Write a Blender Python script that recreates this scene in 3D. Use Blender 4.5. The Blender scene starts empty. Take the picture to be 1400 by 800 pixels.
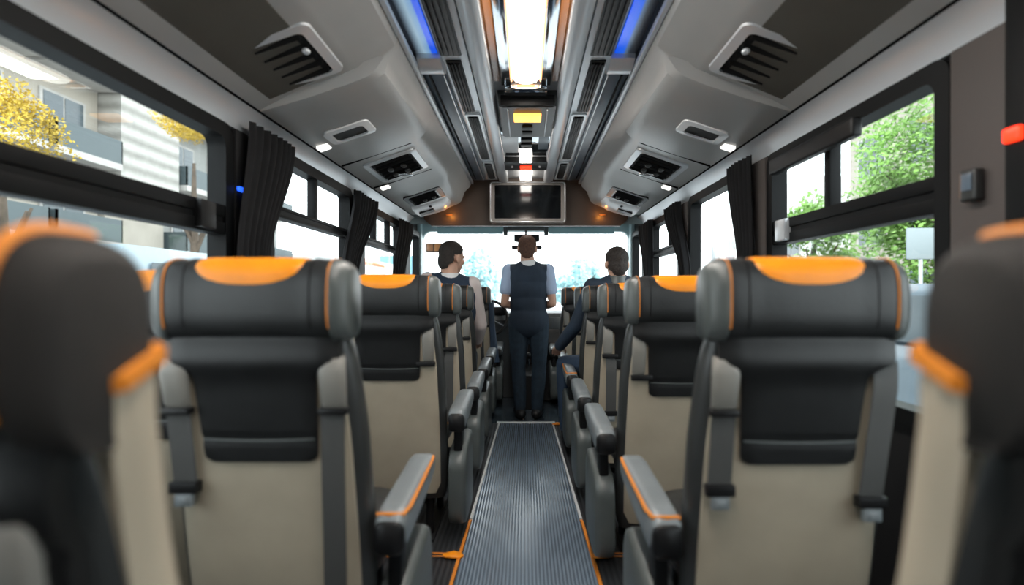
import bpy, bmesh, math, random
from mathutils import Vector, Matrix
random.seed(7)
scene = bpy.context.scene
col = scene.collection
PI = math.pi

# ------------------------------------------------------------------ materials
def mat(name, c, rough=0.5, metal=0.0, var=0.0, scale=8.0, bump=0.0, bscale=120.0, spec=0.5, emit=None, estr=0.0, coat=0.0):
    m = bpy.data.materials.new(name); m.use_nodes = True
    nt = m.node_tree; N = nt.nodes; L = nt.links
    b = N['Principled BSDF']
    b.inputs['Base Color'].default_value = (*c, 1); b.inputs['Roughness'].default_value = rough
    b.inputs['Metallic'].default_value = metal; b.inputs['Specular IOR Level'].default_value = spec
    b.inputs['Coat Weight'].default_value = coat
    tc = N.new('ShaderNodeTexCoord')
    if var > 0:
        n = N.new('ShaderNodeTexNoise'); n.inputs['Scale'].default_value = scale; n.inputs['Detail'].default_value = 4
        L.new(tc.outputs['Object'], n.inputs['Vector'])
        r = N.new('ShaderNodeValToRGB')
        r.color_ramp.elements[0].position = .3; r.color_ramp.elements[1].position = .7
        r.color_ramp.elements[0].color = (*[max(0, v*(1-var)) for v in c], 1)
        r.color_ramp.elements[1].color = (*[min(1, v*(1+var)) for v in c], 1)
        L.new(n.outputs['Fac'], r.inputs['Fac']); L.new(r.outputs['Color'], b.inputs['Base Color'])
    if bump > 0:
        n2 = N.new('ShaderNodeTexNoise'); n2.inputs['Scale'].default_value = bscale; n2.inputs['Detail'].default_value = 3
        L.new(tc.outputs['Object'], n2.inputs['Vector'])
        bp = N.new('ShaderNodeBump'); bp.inputs['Strength'].default_value = bump; bp.inputs['Distance'].default_value = .004
        L.new(n2.outputs['Fac'], bp.inputs['Height']); L.new(bp.outputs['Normal'], b.inputs['Normal'])
    if emit:
        b.inputs['Emission Color'].default_value = (*emit, 1); b.inputs['Emission Strength'].default_value = estr
    return m

def glass_mat(name, tint=(1, 1, 1), refl=0.6):
    m = bpy.data.materials.new(name); m.use_nodes = True
    nt = m.node_tree; N = nt.nodes; L = nt.links
    N.remove(N['Principled BSDF'])
    tr = N.new('ShaderNodeBsdfTransparent'); tr.inputs['Color'].default_value = (*tint, 1)
    gl = N.new('ShaderNodeBsdfGlossy'); gl.inputs['Roughness'].default_value = .02
    fr = N.new('ShaderNodeFresnel'); fr.inputs['IOR'].default_value = 1.35
    mu = N.new('ShaderNodeMath'); mu.operation = 'MULTIPLY'; mu.inputs[1].default_value = refl
    mx = N.new('ShaderNodeMixShader')
    L.new(fr.outputs[0], mu.inputs[0]); L.new(mu.outputs[0], mx.inputs[0])
    L.new(tr.outputs[0], mx.inputs[1]); L.new(gl.outputs[0], mx.inputs[2])
    L.new(mx.outputs[0], N['Material Output'].inputs['Surface'])
    return m

def ribbed_mat(name, c0, c1, freq, rough, axis=0, spec=.5, bstr=.7):
    m = bpy.data.materials.new(name); m.use_nodes = True
    nt = m.node_tree; N = nt.nodes; L = nt.links; b = N['Principled BSDF']
    b.inputs['Roughness'].default_value = rough; b.inputs['Specular IOR Level'].default_value = spec
    tc = N.new('ShaderNodeTexCoord'); sp = N.new('ShaderNodeSeparateXYZ'); L.new(tc.outputs['Object'], sp.inputs[0])
    mu = N.new('ShaderNodeMath'); mu.operation = 'MULTIPLY'; mu.inputs[1].default_value = freq*2*PI
    sn = N.new('ShaderNodeMath'); sn.operation = 'SINE'
    L.new(sp.outputs[axis], mu.inputs[0]); L.new(mu.outputs[0], sn.inputs[0])
    mr = N.new('ShaderNodeMapRange'); mr.inputs[1].default_value = -1; mr.inputs[2].default_value = 1
    L.new(sn.outputs[0], mr.inputs[0])
    no = N.new('ShaderNodeTexNoise'); no.inputs['Scale'].default_value = 5; L.new(tc.outputs['Object'], no.inputs['Vector'])
    mx = N.new('ShaderNodeMix'); mx.data_type = 'RGBA'
    mx.inputs[6].default_value = (*c0, 1); mx.inputs[7].default_value = (*c1, 1); L.new(mr.outputs[0], mx.inputs[0])
    m2 = N.new('ShaderNodeMix'); m2.data_type = 'RGBA'; m2.blend_type = 'MULTIPLY'; m2.inputs[0].default_value = .35
    L.new(mx.outputs[2], m2.inputs[6]); L.new(no.outputs['Fac'], m2.inputs[7]); L.new(m2.outputs[2], b.inputs['Base Color'])
    bp = N.new('ShaderNodeBump'); bp.inputs['Strength'].default_value = bstr; bp.inputs['Distance'].default_value = .003
    L.new(mr.outputs[0], bp.inputs['Height']); L.new(bp.outputs['Normal'], b.inputs['Normal'])
    return m

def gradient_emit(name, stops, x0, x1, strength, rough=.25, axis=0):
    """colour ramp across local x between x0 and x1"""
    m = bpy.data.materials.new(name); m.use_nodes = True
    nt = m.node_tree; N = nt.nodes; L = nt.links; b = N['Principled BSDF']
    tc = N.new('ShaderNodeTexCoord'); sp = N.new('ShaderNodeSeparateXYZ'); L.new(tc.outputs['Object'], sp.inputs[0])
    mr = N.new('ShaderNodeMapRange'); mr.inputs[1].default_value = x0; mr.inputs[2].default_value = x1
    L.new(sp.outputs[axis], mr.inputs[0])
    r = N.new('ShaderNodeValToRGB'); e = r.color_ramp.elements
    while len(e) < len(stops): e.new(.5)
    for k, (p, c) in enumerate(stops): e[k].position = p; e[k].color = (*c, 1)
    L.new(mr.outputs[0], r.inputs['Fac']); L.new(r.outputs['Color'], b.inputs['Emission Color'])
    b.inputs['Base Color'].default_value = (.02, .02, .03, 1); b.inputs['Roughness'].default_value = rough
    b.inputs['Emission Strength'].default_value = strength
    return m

M = {}
M['leather'] = mat('black leather', (.009, .0095, .010), .40, bump=.25, bscale=260, var=.2, scale=14, spec=.4)
M['leather2'] = mat('charcoal leather', (.016, .017, .0175), .36, bump=.25, bscale=260, var=.15, scale=12, spec=.5)
M['bolster'] = mat('grey leather bolster', (.075, .085, .083), .36, bump=.2, bscale=220, var=.12)
M['sidegrey'] = mat('dark grey seat side', (.028, .030, .030), .36, bump=.15, bscale=180, var=.1)
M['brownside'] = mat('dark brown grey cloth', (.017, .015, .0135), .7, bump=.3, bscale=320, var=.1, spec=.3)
M['beige'] = mat('beige seat fabric', (.36, .31, .235), .6, bump=.3, bscale=420, var=.08, scale=6)
M['orange'] = mat('orange leather', (.86, .27, .006), .40, bump=.15, bscale=240, var=.08)
M['orangetrim'] = mat('orange piping', (.62, .20, .018), .5)
M['belt'] = mat('grey seat belt webbing', (.060, .060, .058), .6, bump=.4, bscale=500)
M['belthold'] = mat('warm grey belt holder', (.20, .19, .17), .5)
M['black'] = mat('black plastic', (.006, .006, .0065), .42, spec=.3)
M['blackm'] = mat('matt black rubber', (.005, .005, .0055), .7, spec=.2)
M['armgrey'] = mat('armrest grey vinyl', (.17, .19, .20), .34, bump=.15, bscale=200, var=.1)
M['chrome'] = mat('satin chrome', (.75, .76, .78), .22, 1.0)
M['silver'] = mat('silver painted plastic', (.66, .69, .72), .28, .35)
M['silverlite'] = mat('bright silver strip', (.85, .87, .88), .25, .3)
M['rack'] = mat('grey rack moulding', (.375, .376, .366), .30, var=.05, scale=3, bump=.05, bscale=300)
M['rackdark'] = mat('dark taupe rack panel', (.075, .068, .055), .6, bump=.2, bscale=300, var=.06)
M['racklite'] = mat('pale rack panel', (.86, .87, .88), .25)
M['ceil'] = mat('ceiling lining', (.30, .31, .32), .5)
M['mirror'] = mat('polished panel', (.62, .66, .70), .07, 1.0)
M['amberfade'] = gradient_emit('fading amber reflection', [(0, (.95, .33, .05)), (.5, (.75, .25, .05)), (1, (.05, .03, .02))], 1.4, 2.75, .8, axis=1)  # orange reflection painted as emission, fading to dark along the channel
M['slate'] = mat('slate blue panel', (.10, .135, .175), .28, var=.08)
M['bulk'] = mat('brown bulkhead laminate', (.085, .062, .048), .45, var=.1, scale=5)
M['tvframe'] = mat('taupe screen surround', (.22, .20, .185), .35)
M['screen'] = mat('dark screen glass', (.004, .005, .006), .10)
M['wall'] = mat('dark wall trim', (.010, .010, .0105), .6, var=.1, spec=.2)
M['pillar'] = mat('grey brown pillar cover', (.075, .064, .060), .6, bump=.15, bscale=250, spec=.3)
M['frame'] = mat('black window frame', (.004, .0045, .005), .5, spec=.14)
M['framegrey'] = mat('pale teal pillar trim', (.46, .58, .60), .4)
M['curtain'] = mat('charcoal curtain cloth', (.011, .011, .012), .85, bump=.3, bscale=350, var=.15, spec=.2)
M['mat'] = ribbed_mat('ribbed aisle mat', (.060, .085, .115), (.19, .25, .32), 62, .20, spec=1.0, bstr=.25)
M['sidefloor'] = ribbed_mat('ribbed side floor', (.014, .015, .018), (.04, .042, .047), 40, .5)
M['frontfloor'] = mat('front floor vinyl', (.04, .055, .07), .16, var=.3, scale=9)
M['glass'] = glass_mat('clear window glass', (.94, .97, .97), .10)
def translucent_mat(name, c):
    m = bpy.data.materials.new(name); m.use_nodes = True
    nt = m.node_tree; N = nt.nodes; b = N['Principled BSDF']; b.inputs['Base Color'].default_value = (*c, 1)
    t = N.new('ShaderNodeBsdfTranslucent'); t.inputs['Color'].default_value = (*c, 1); x = N.new('ShaderNodeMixShader'); x.inputs[0].default_value = .16
    nt.links.new(b.outputs[0], x.inputs[1]); nt.links.new(t.outputs[0], x.inputs[2]); nt.links.new(x.outputs[0], N['Material Output'].inputs['Surface'])
    return m
M['visor'] = translucent_mat('teal visor cloth', (.36, .52, .55))
M['wsglass'] = glass_mat('windscreen glass', (.98, 1, 1), .3)
M['lamp'] = mat('lamp diffuser', (.9, .9, .9), .4, emit=(1, .93, .84), estr=8)
M['lampedge'] = mat('warm lamp edge', (.9, .6, .4), .4, emit=(1, .50, .22), estr=2.6)
M['amber'] = mat('amber lamp', (.9, .4, .08), .4, emit=(1, .42, .08), estr=2.6)
M['amberglow'] = mat('amber glow', (.16, .07, .025), .5, emit=(1, .30, .05), estr=.10)
M['amberstrip'] = mat('amber strip', (.7, .3, .06), .4, emit=(1, .36, .06), estr=.75)
M['redlamp'] = mat('red lamp', (.7, .02, .01), .3, emit=(1, .04, .01), estr=2.2)
M['whitelamp'] = mat('small white lamp', (.9, .9, .9), .4, emit=(1, .97, .92), estr=1.6)
M['bluereflect'] = mat('blue reflection glow', (.02, .1, .8), .3, emit=(.02, .12, 1), estr=1.6)
M['skin'] = mat('skin', (.56, .33, .235), .55, var=.06, scale=20)
M['hairbrown'] = mat('reddish brown hair', (.085, .038, .022), .7, bump=.8, bscale=180, var=.4, scale=60)
M['hairdark'] = mat('dark brown hair', (.022, .016, .013), .7, bump=.8, bscale=180, var=.4, scale=60)
M['navy'] = mat('navy vest cloth', (.014, .027, .047), .8, bump=.3, bscale=400, var=.15)
M['navyb'] = mat('navy blue jacket cloth', (.016, .034, .066), .8, bump=.3, bscale=400, var=.15)
M['jean'] = mat('dark blue denim', (.013, .028, .046), .85, bump=.4, bscale=300, var=.25, scale=25)
M['shirtblue'] = mat('light blue shirt', (.40, .50, .68), .75, bump=.2, bscale=300)
M['shirtpink'] = mat('pale pinkish shirt', (.66, .58, .56), .75, bump=.2, bscale=300)
M['white'] = mat('white collar cloth', (.75, .75, .76), .75)
M['shoe'] = mat('black shoe leather', (.010, .010, .011), .4)
M['eye'] = mat('eye', (.6, .6, .6), .2)
M['lip'] = mat('lip', (.45, .18, .15), .5)
M['dash'] = mat('dashboard grey plastic', (.07, .078, .082), .5, bump=.2, bscale=300)

# ------------------------------------------------------------------ mesh helpers
def finish(name, bm, m, parent=None, smooth=40, loc=None):
    bmesh.ops.remove_doubles(bm, verts=bm.verts, dist=1e-6)
    bmesh.ops.recalc_face_normals(bm, faces=bm.faces)
    me = bpy.data.meshes.new(name); bm.to_mesh(me); bm.free()
    ms = m if isinstance(m, (list, tuple)) else [m]
    for x in ms: me.materials.append(x)
    if smooth:
        for p in me.polygons: p.use_smooth = True
        try: me.set_sharp_from_angle(angle=math.radians(smooth))
        except Exception: pass
    o = bpy.data.objects.new(name, me); col.objects.link(o)
    if parent: o.parent = parent
    if loc: o.location = loc
    return o

def tag(o, label, cat, group=None):
    o['label'] = label; o['category'] = cat
    if group: o['group'] = group
    return o

def struct(o): o['kind'] = 'structure'; return o

def thing(name, label, cat, loc=(0, 0, 0), group=None):
    o = bpy.data.objects.new(name, None); o.empty_display_size = .1; col.objects.link(o); o.location = loc
    return tag(o, label, cat, group)

def copy_tree(o, parent=None):
    c = o.copy(); col.objects.link(c)
    if parent: c.parent = parent
    for ch in list(o.children): copy_tree(ch, c)
    return c

def box(bm, x0, x1, y0, y1, z0, z1, bev=0.0, seg=2):
    r = bmesh.ops.create_cube(bm, size=1.0)
    for v in r['verts']:
        v.co = Vector(((x0+x1)/2 + v.co.x*(x1-x0), (y0+y1)/2 + v.co.y*(y1-y0), (z0+z1)/2 + v.co.z*(z1-z0)))
    if bev > 0:
        es = list({e for v in r['verts'] for e in v.link_edges})
        bmesh.ops.bevel(bm, geom=es, offset=bev, segments=seg, affect='EDGES', profile=.6)

def loft(bm, rings, cap=True, closed=True):
    vr = [[bm.verts.new(p) for p in r] for r in rings]
    n = len(vr[0])
    for a, b in zip(vr, vr[1:]):
        for i in range(n if closed else n-1):
            j = (i+1) % n
            bm.faces.new((a[i], a[j], b[j], b[i]))
    if cap:
        bm.faces.new(vr[0][::-1]); bm.faces.new(vr[-1])
    return vr

def profile_y(bm, pts, y0, y1):
    loft(bm, [[(x, y0, z) for x, z in pts], [(x, y1, z) for x, z in pts]])

def profile_x(bm, pts, x0, x1):
    loft(bm, [[(x0, y, z) for y, z in pts], [(x1, y, z) for y, z in pts]])

def srect(hw, hd, n=3.5, k=32):
    out = []
    for i in range(k):
        a = 2*PI*i/k + PI/k; c, s = math.cos(a), math.sin(a)
        out.append((hw*math.copysign(abs(c)**(2/n), c), hd*math.copysign(abs(s)**(2/n), s)))
    return out

def tube(bm, pts, r, k=8, cap=True):
    pts = [Vector(p) for p in pts]; rings = []
    rr = r if isinstance(r, (list, tuple)) else [r]*len(pts)
    prev = None
    for i, p in enumerate(pts):
        t = (pts[min(i+1, len(pts)-1)] - pts[max(i-1, 0)]).normalized()
        if prev is None:
            a = Vector((0, 0, 1)) if abs(t.z) < .9 else Vector((1, 0, 0))
            u = t.cross(a).normalized()
        else:
            u = (prev - t*prev.dot(t)).normalized()
        prev = u; w = t.cross(u)
        rings.append([p + (u*math.cos(2*PI*j/k) + w*math.sin(2*PI*j/k))*rr[i] for j in range(k)])
    loft(bm, rings, cap)

def ell(bm, c, r, rot=None, u=20, v=14):
    g = bmesh.ops.create_uvsphere(bm, u_segments=u, v_segments=v, radius=1.0)
    mt = Matrix.Translation(Vector(c)) @ (rot.to_4x4() if rot else Matrix()) @ Matrix.Diagonal((*r, 1))
    bmesh.ops.transform(bm, matrix=mt, verts=g['verts'])

def cap_seg(bm, p0, r0, p1, r1, k=14):
    """tapered limb with round ends"""
    p0, p1 = Vector(p0), Vector(p1); t = (p1-p0).normalized()
    a = Vector((0, 0, 1)) if abs(t.z) < .9 else Vector((1, 0, 0))
    u = t.cross(a).normalized(); w = t.cross(u); rings = []
    def ring(c, r): return [c + (u*math.cos(2*PI*j/k)+w*math.sin(2*PI*j/k))*r for j in range(k)]
    for q in range(5):
        an = PI/2*(1-(q+.25)/5.25); rings.append(ring(p0 - t*r0*math.sin(an), r0*math.cos(an)))
    rings.append(ring(p0, r0)); rings.append(ring(p1, r1))
    for q in range(5):
        an = PI/2*((q+1)/5.25); rings.append(ring(p1 + t*r1*math.sin(an), r1*math.cos(an)))
    loft(bm, rings)

def chain(bm, pts, rs, k=14):
    for i in range(len(pts)-1): cap_seg(bm, pts[i], rs[i], pts[i+1], rs[i+1], k)

def remeshed(name, bm, m, parent, voxel=.008, smooth=6):
    me = bpy.data.meshes.new('tmp'); bm.to_mesh(me); bm.free()
    o = bpy.data.objects.new('tmp', me); col.objects.link(o)
    md = o.modifiers.new('r', 'REMESH'); md.mode = 'VOXEL'; md.voxel_size = voxel
    sm = o.modifiers.new('s', 'SMOOTH'); sm.factor = .5; sm.iterations = smooth
    dg = bpy.context.evaluated_depsgraph_get(); dg.update()
    me2 = bpy.data.meshes.new_from_object(o.evaluated_get(dg)); me2.name = name
    bpy.data.objects.remove(o); bpy.data.meshes.remove(me)
    me2.materials.clear(); me2.materials.append(m)
    for p in me2.polygons: p.use_smooth = True
    o2 = bpy.data.objects.new(name, me2); col.objects.link(o2)
    if parent:
        o2.parent = parent; o2.matrix_parent_inverse = Matrix.Translation(-Vector(parent.location))
    return o2

# ------------------------------------------------------------------ the bus shell
W = 1.30
YB = -1.0      # rear bulkhead
YF = 6.45      # windscreen
bm = bmesh.new(); box(bm, -W-.06, W+.06, YB, 4.89, -.08, 0)
struct(finish('floor', bm, M['sidefloor']))
bm = bmesh.new(); box(bm, -W-.06, W+.06, 4.89, YF+.1, -.08, -.004)
struct(finish('floor_front', bm, M['frontfloor']))
# ribbed aisle mat, slightly narrower towards the front
bm = bmesh.new()
loft(bm, [[(-.315, YB+.02, 0), (.315, YB+.02, 0), (.315, YB+.02, .006), (-.315, YB+.02, .006)],
          [(-.30, 2.1, 0), (.30, 2.1, 0), (.30, 2.1, .006), (-.30, 2.1, .006)],
          [(-.238, 4.86, 0), (.238, 4.86, 0), (.238, 4.86, .006), (-.238, 4.86, .006)]])
tag(finish('aisle_mat', bm, M['mat'], smooth=20), 'long blue-grey ribbed rubber mat running down the aisle', 'mat')
for s, nm in ((-1, 'left'), (1, 'right')):
    bm = bmesh.new()
    pts = [(.318, YB+.02), (.303, 2.1), (.288, 2.75), (.285, 2.78)]
    loft(bm, [[(s*x, y, 0), (s*(x+.014), y, 0), (s*(x+.014), y, .011), (s*x, y, .011)] for x, y in pts])
    o = finish('trim_1' if s < 0 else 'trim_2', bm, M['orangetrim'], smooth=20); struct(o)
    bm = bmesh.new()
    pts = [(.285, 2.80), (.262, 3.9), (.240, 4.86)]
    loft(bm, [[(s*x, y, 0), (s*(x+.014), y, 0), (s*(x+.014), y, .010), (s*x, y, .010)] for x, y in pts])
    struct(finish('trim_3' if s < 0 else 'trim_4', bm, M['silverlite'], smooth=20))
bm = bmesh.new(); box(bm, -.27, .27, 4.86, 4.90, -.002, .012, .003)
struct(finish('trim_5', bm, M['silverlite']))

# walls: windows given as (y0, y1) per side
WZ0, WZ1 = .78, 1.90
wins = {-1: [(-.85, 2.27), (2.62, 3.84), (4.12, 5.38), (5.74, 6.30)],
        1: [(-.85, 1.20), (1.60, 2.76), (3.12, 4.10), (4.38, 5.36), (5.74, 6.30)]}
for s, nm in ((-1, 'left'), (1, 'right')):
    bm = bmesh.new()
    a, b = sorted((s*W, s*(W+.06)))
    box(bm, a, b, YB, YF, -.05, WZ0)
    box(bm, a, b, YB, YF, WZ1+.02, 2.47)
    edges = [YB] + [v for w in wins[s] for v in w] + [YF]
    for i in range(0, len(edges), 2): box(bm, a, b, edges[i], edges[i+1], WZ0, WZ1+.02)
    struct(finish('wall_'+nm, bm, M['wall'], smooth=0))
bm = bmesh.new(); box(bm, -W-.06, W+.06, YB-.05, YB, -.05, 2.47)
struct(finish('wall_back', bm, M['wall'], smooth=0))
bm = bmesh.new(); box(bm, -W-.06, W+.06, YB-.05, YF, 2.44, 2.50)
struct(finish('ceiling', bm, M['ceil'], smooth=0))

def rr_outline(y0, y1, z0, z1, r, k=5):
    pts = []
    for cy, cz, a0 in ((y1-r, z1-r, 0), (y0+r, z1-r, 90), (y0+r, z0+r, 180), (y1-r, z0+r, 270)):
        for i in range(k+1):
            a = math.radians(a0 + 90*i/k); pts.append((cy+r*math.cos(a), cz+r*math.sin(a)))
    return pts

def ring_frame(bm, s, y0, y1, z0, z1, w, x0, x1, r=.06):
    o = rr_outline(y0, y1, z0, z1, r); i_ = rr_outline(y0+w, y1-w, z0+w, z1-w, max(.012, r*.75))
    n = len(o); vs = []
    for pts, x in ((o, x0), (o, x1), (i_, x1), (i_, x0)):
        vs.append([bm.verts.new((s*x, y, z)) for y, z in pts])
    for q in range(4):
        A, B = vs[q], vs[(q+1) % 4]
        for k in range(n): bm.faces.new((A[k], A[(k+1) % n], B[(k+1) % n], B[k]))

def window(num, s, y0, y1, rail=(1.46, 1.57), divs=(), zt=WZ1, has_rail=True, latch=None):
    root = bpy.data.objects.new('window_%d' % num, None); col.objects.link(root); struct(root)
    root.location = (s*W, (y0+y1)/2, WZ0)
    off = -Vector(root.location)
    def add(nm, bm, m, sm=40):
        o = finish(nm, bm, m, root, sm); o.location = off; return o
    bm = bmesh.new(); ring_frame(bm, s, y0-.02, y1+.02, WZ0-.02, zt+.03, .06, W-.03, W+.05)
    add('window_frame', bm, M['frame'])
    bm = bmesh.new(); a, b = sorted((s*(W+.018), s*(W+.024)))
    box(bm, a, b, y0+.01, y1-.01, WZ0+.01, zt)
    add('pane', bm, M['glass'], 0)
    if has_rail:
        a, b = sorted((s*(W-.025), s*(W+.04)))
        bm = bmesh.new(); zc = (rail[0]+rail[1])/2
        box(bm, a, b, y0, y1, rail[0], zc-.012, .006); box(bm, a+.008, b-.008, y0, y1, zc-.014, zc+.014); box(bm, a, b, y0, y1, zc+.012, rail[1], .006)
        add('rail', bm, M['frame'])
    for d in divs:
        bm = bmesh.new(); a, b = sorted((s*(W-.02), s*(W+.03)))
        box(bm, a, b, d-.022, d+.022, rail[1]-.01, zt, .004)
        add('divider', bm, M['frame'])
    if latch:
        bm = bmesh.new(); a, b = sorted((s*(W-.05), s*(W-.01)))
        box(bm, a, b, latch-.07, latch+.03, rail[0]+.01, rail[1]-.005, .008)
        add('latch', bm, M['silver' if s > 0 else 'black'])
    return root
n = 1
cfg = {-1: [dict(rail=(1.455, 1.58), latch=2.10), dict(rail=(1.60, 1.66), divs=(3.22,), zt=1.93), dict(rail=(1.60, 1.66), divs=(4.5, 4.95), zt=1.90), dict(has_rail=False)],
       1: [dict(), dict(rail=(1.455, 1.575), divs=(2.24,), latch=2.62), dict(has_rail=False, zt=1.92), dict(rail=(1.56, 1.63), divs=(4.72,)), dict(has_rail=False)]}
for s in (-1, 1):
    for (y0, y1), kw in zip(wins[s], cfg[s]):
        window(n, s, y0, y1, **kw); n += 1

# pillar covers standing proud of the wall
tn = 6
for s, y0, y1, m in ((-1, 2.30, 2.60, 'wall'), (-1, 3.87, 4.10, 'wall'), (-1, 5.41, 5.70, 'wall'),
                     (1, 1.38, 1.575, 'pillar'), (1, 2.79, 3.10, 'pillar'), (1, 4.13, 4.36, 'pillar'), (1, 5.39, 5.70, 'wall')):
    bm = bmesh.new(); a, b = sorted((s*(W-.035), s*W)); box(bm, a, b, y0, y1, WZ0, 1.93, .012)
    struct(finish('trim_%d' % tn, bm, M[m])); tn += 1
bm = bmesh.new(); box(bm, W-.06, W, 1.19, 1.37, WZ0, 2.0, .015)
struct(finish('trim_%d' % tn, bm, M['frame'])); tn += 1
# silver cove strip above the windows
for s in (-1, 1):
    bm = bmesh.new()
    profile_y(bm, [(s*x, z) for x, z in ((1.212, 2.026), (1.236, 2.012), (1.268, 1.975), (1.285, 1.935), (1.299, 1.935), (1.299, 2.03))], YB, 5.75)
    struct(finish('trim_%d' % tn, bm, M['silver'])); tn += 1

# little wall lamp, card reader and a painted blue reflection
bm = bmesh.new(); box(bm, W-.075, W-.055, 1.31, 1.36, 1.592, 1.63, .009, 3)
tag(finish('warning_lamp', bm, M['redlamp']), 'small glowing red warning lamp on the dark pillar at far right', 'lamp')
t = thing('ticket_reader', 'small grey card reader with orange edge on the right wall pillar', 'card reader', (W-.036, 1.475, 1.51))
bm = bmesh.new(); box(bm, -.03, 0, -.028, .028, -.045, .045, .01, 3); finish('housing', bm, M['sidegrey'], t)
bm = bmesh.new(); box(bm, -.033, -.029, -.018, .018, -.015, .032, .002); finish('screen', bm, M['slate'], t)
bm = bmesh.new(); box(bm, -.020, -.004, .029, .036, -.03, .04, .002); finish('edge_light', bm, M['amberstrip'], t)
bm = bmesh.new(); box(bm, -W+.036, -W+.05, 2.30, 2.42, 1.655, 1.675, .004)  # emissive bar imitates a blue reflection; there is no lamp here
tag(finish('blue_reflection', bm, M['bluereflect']), 'thin glowing bar painting a blue reflection beside the left window frame', 'lamp')
# roller blind cassettes
bm = bmesh.new(); box(bm, W-.075, W-.032, 1.98, 2.66, 1.80, 1.875, .012, 3)
tag(finish('blind_cassette', bm, M['black']), 'black roller blind cassette above the large right window', 'blind')

# ------------------------------------------------------------------ curtains
def curtain(s, top, bot, ztop, folds, label, seed):
    rnd = random.Random(seed)
    bm = bmesh.new(); NZ, NY = 22, 90; zbot = 1.02
    ph = [rnd.uniform(-.5, .5) for _ in range(8)]
    g = []
    for i in range(NZ+1):
        t_ = i/NZ; z = ztop + (zbot-ztop)*t_
        k = min(1, (ztop-z)/(ztop-1.33)); k = k*k*(3-2*k)
        a = top[0] + (bot[0]-top[0])*k; b = top[1] + (bot[1]-top[1])*k
        row = []
        for j in range(NY+1):
            u = j/NY
            amp = .020 + .012*math.sin(u*5+ph[0]*4)
            w = math.sin(2*PI*folds*u + .6*math.sin(u*7+ph[1]*5) + ph[2])
            w = math.copysign(abs(w)**.75, w)
            row.append(bm.verts.new((s*(W-.075 + amp*w*(.75+.25*t_)), a+(b-a)*u, z)))
        g.append(row)
    for i in range(NZ):
        for j in range(NY): bm.faces.new((g[i][j], g[i][j+1], g[i+1][j+1], g[i+1][j]))
    bmesh.ops.solidify(bm, geom=bm.faces[:], thickness=.004)
    o = finish('window_curtain', bm, M['curtain'], smooth=80)
    return tag(o, label, 'curtain', 'pleated curtains beside the windows')
curtain(-1, (2.34, 2.79), (2.24, 2.50), 1.975, 8, 'charcoal pleated curtain at the pillar just ahead of the largest left window', 1)
curtain(-1, (3.80, 4.33), (3.56, 3.80), 1.955, 7, 'charcoal curtain on the middle left pillar, second of three on that side', 2)
curtain(-1, (5.10, 5.72), (4.85, 5.30), 1.935, 7, 'charcoal curtain farthest forward on the left, beside the windscreen pillar', 3)
curtain(1, (2.86, 3.20), (2.83, 3.03), 1.960, 7, 'charcoal curtain at the pillar ahead of the large divided right window', 4)
curtain(1, (4.22, 4.68), (3.98, 4.18), 1.945, 7, 'charcoal curtain on the middle right pillar, second of three on that side', 5)
curtain(1, (5.15, 5.72), (5.15, 5.42), 1.930, 6, 'charcoal curtain farthest forward on the right, beside the windscreen pillar', 6)

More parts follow.
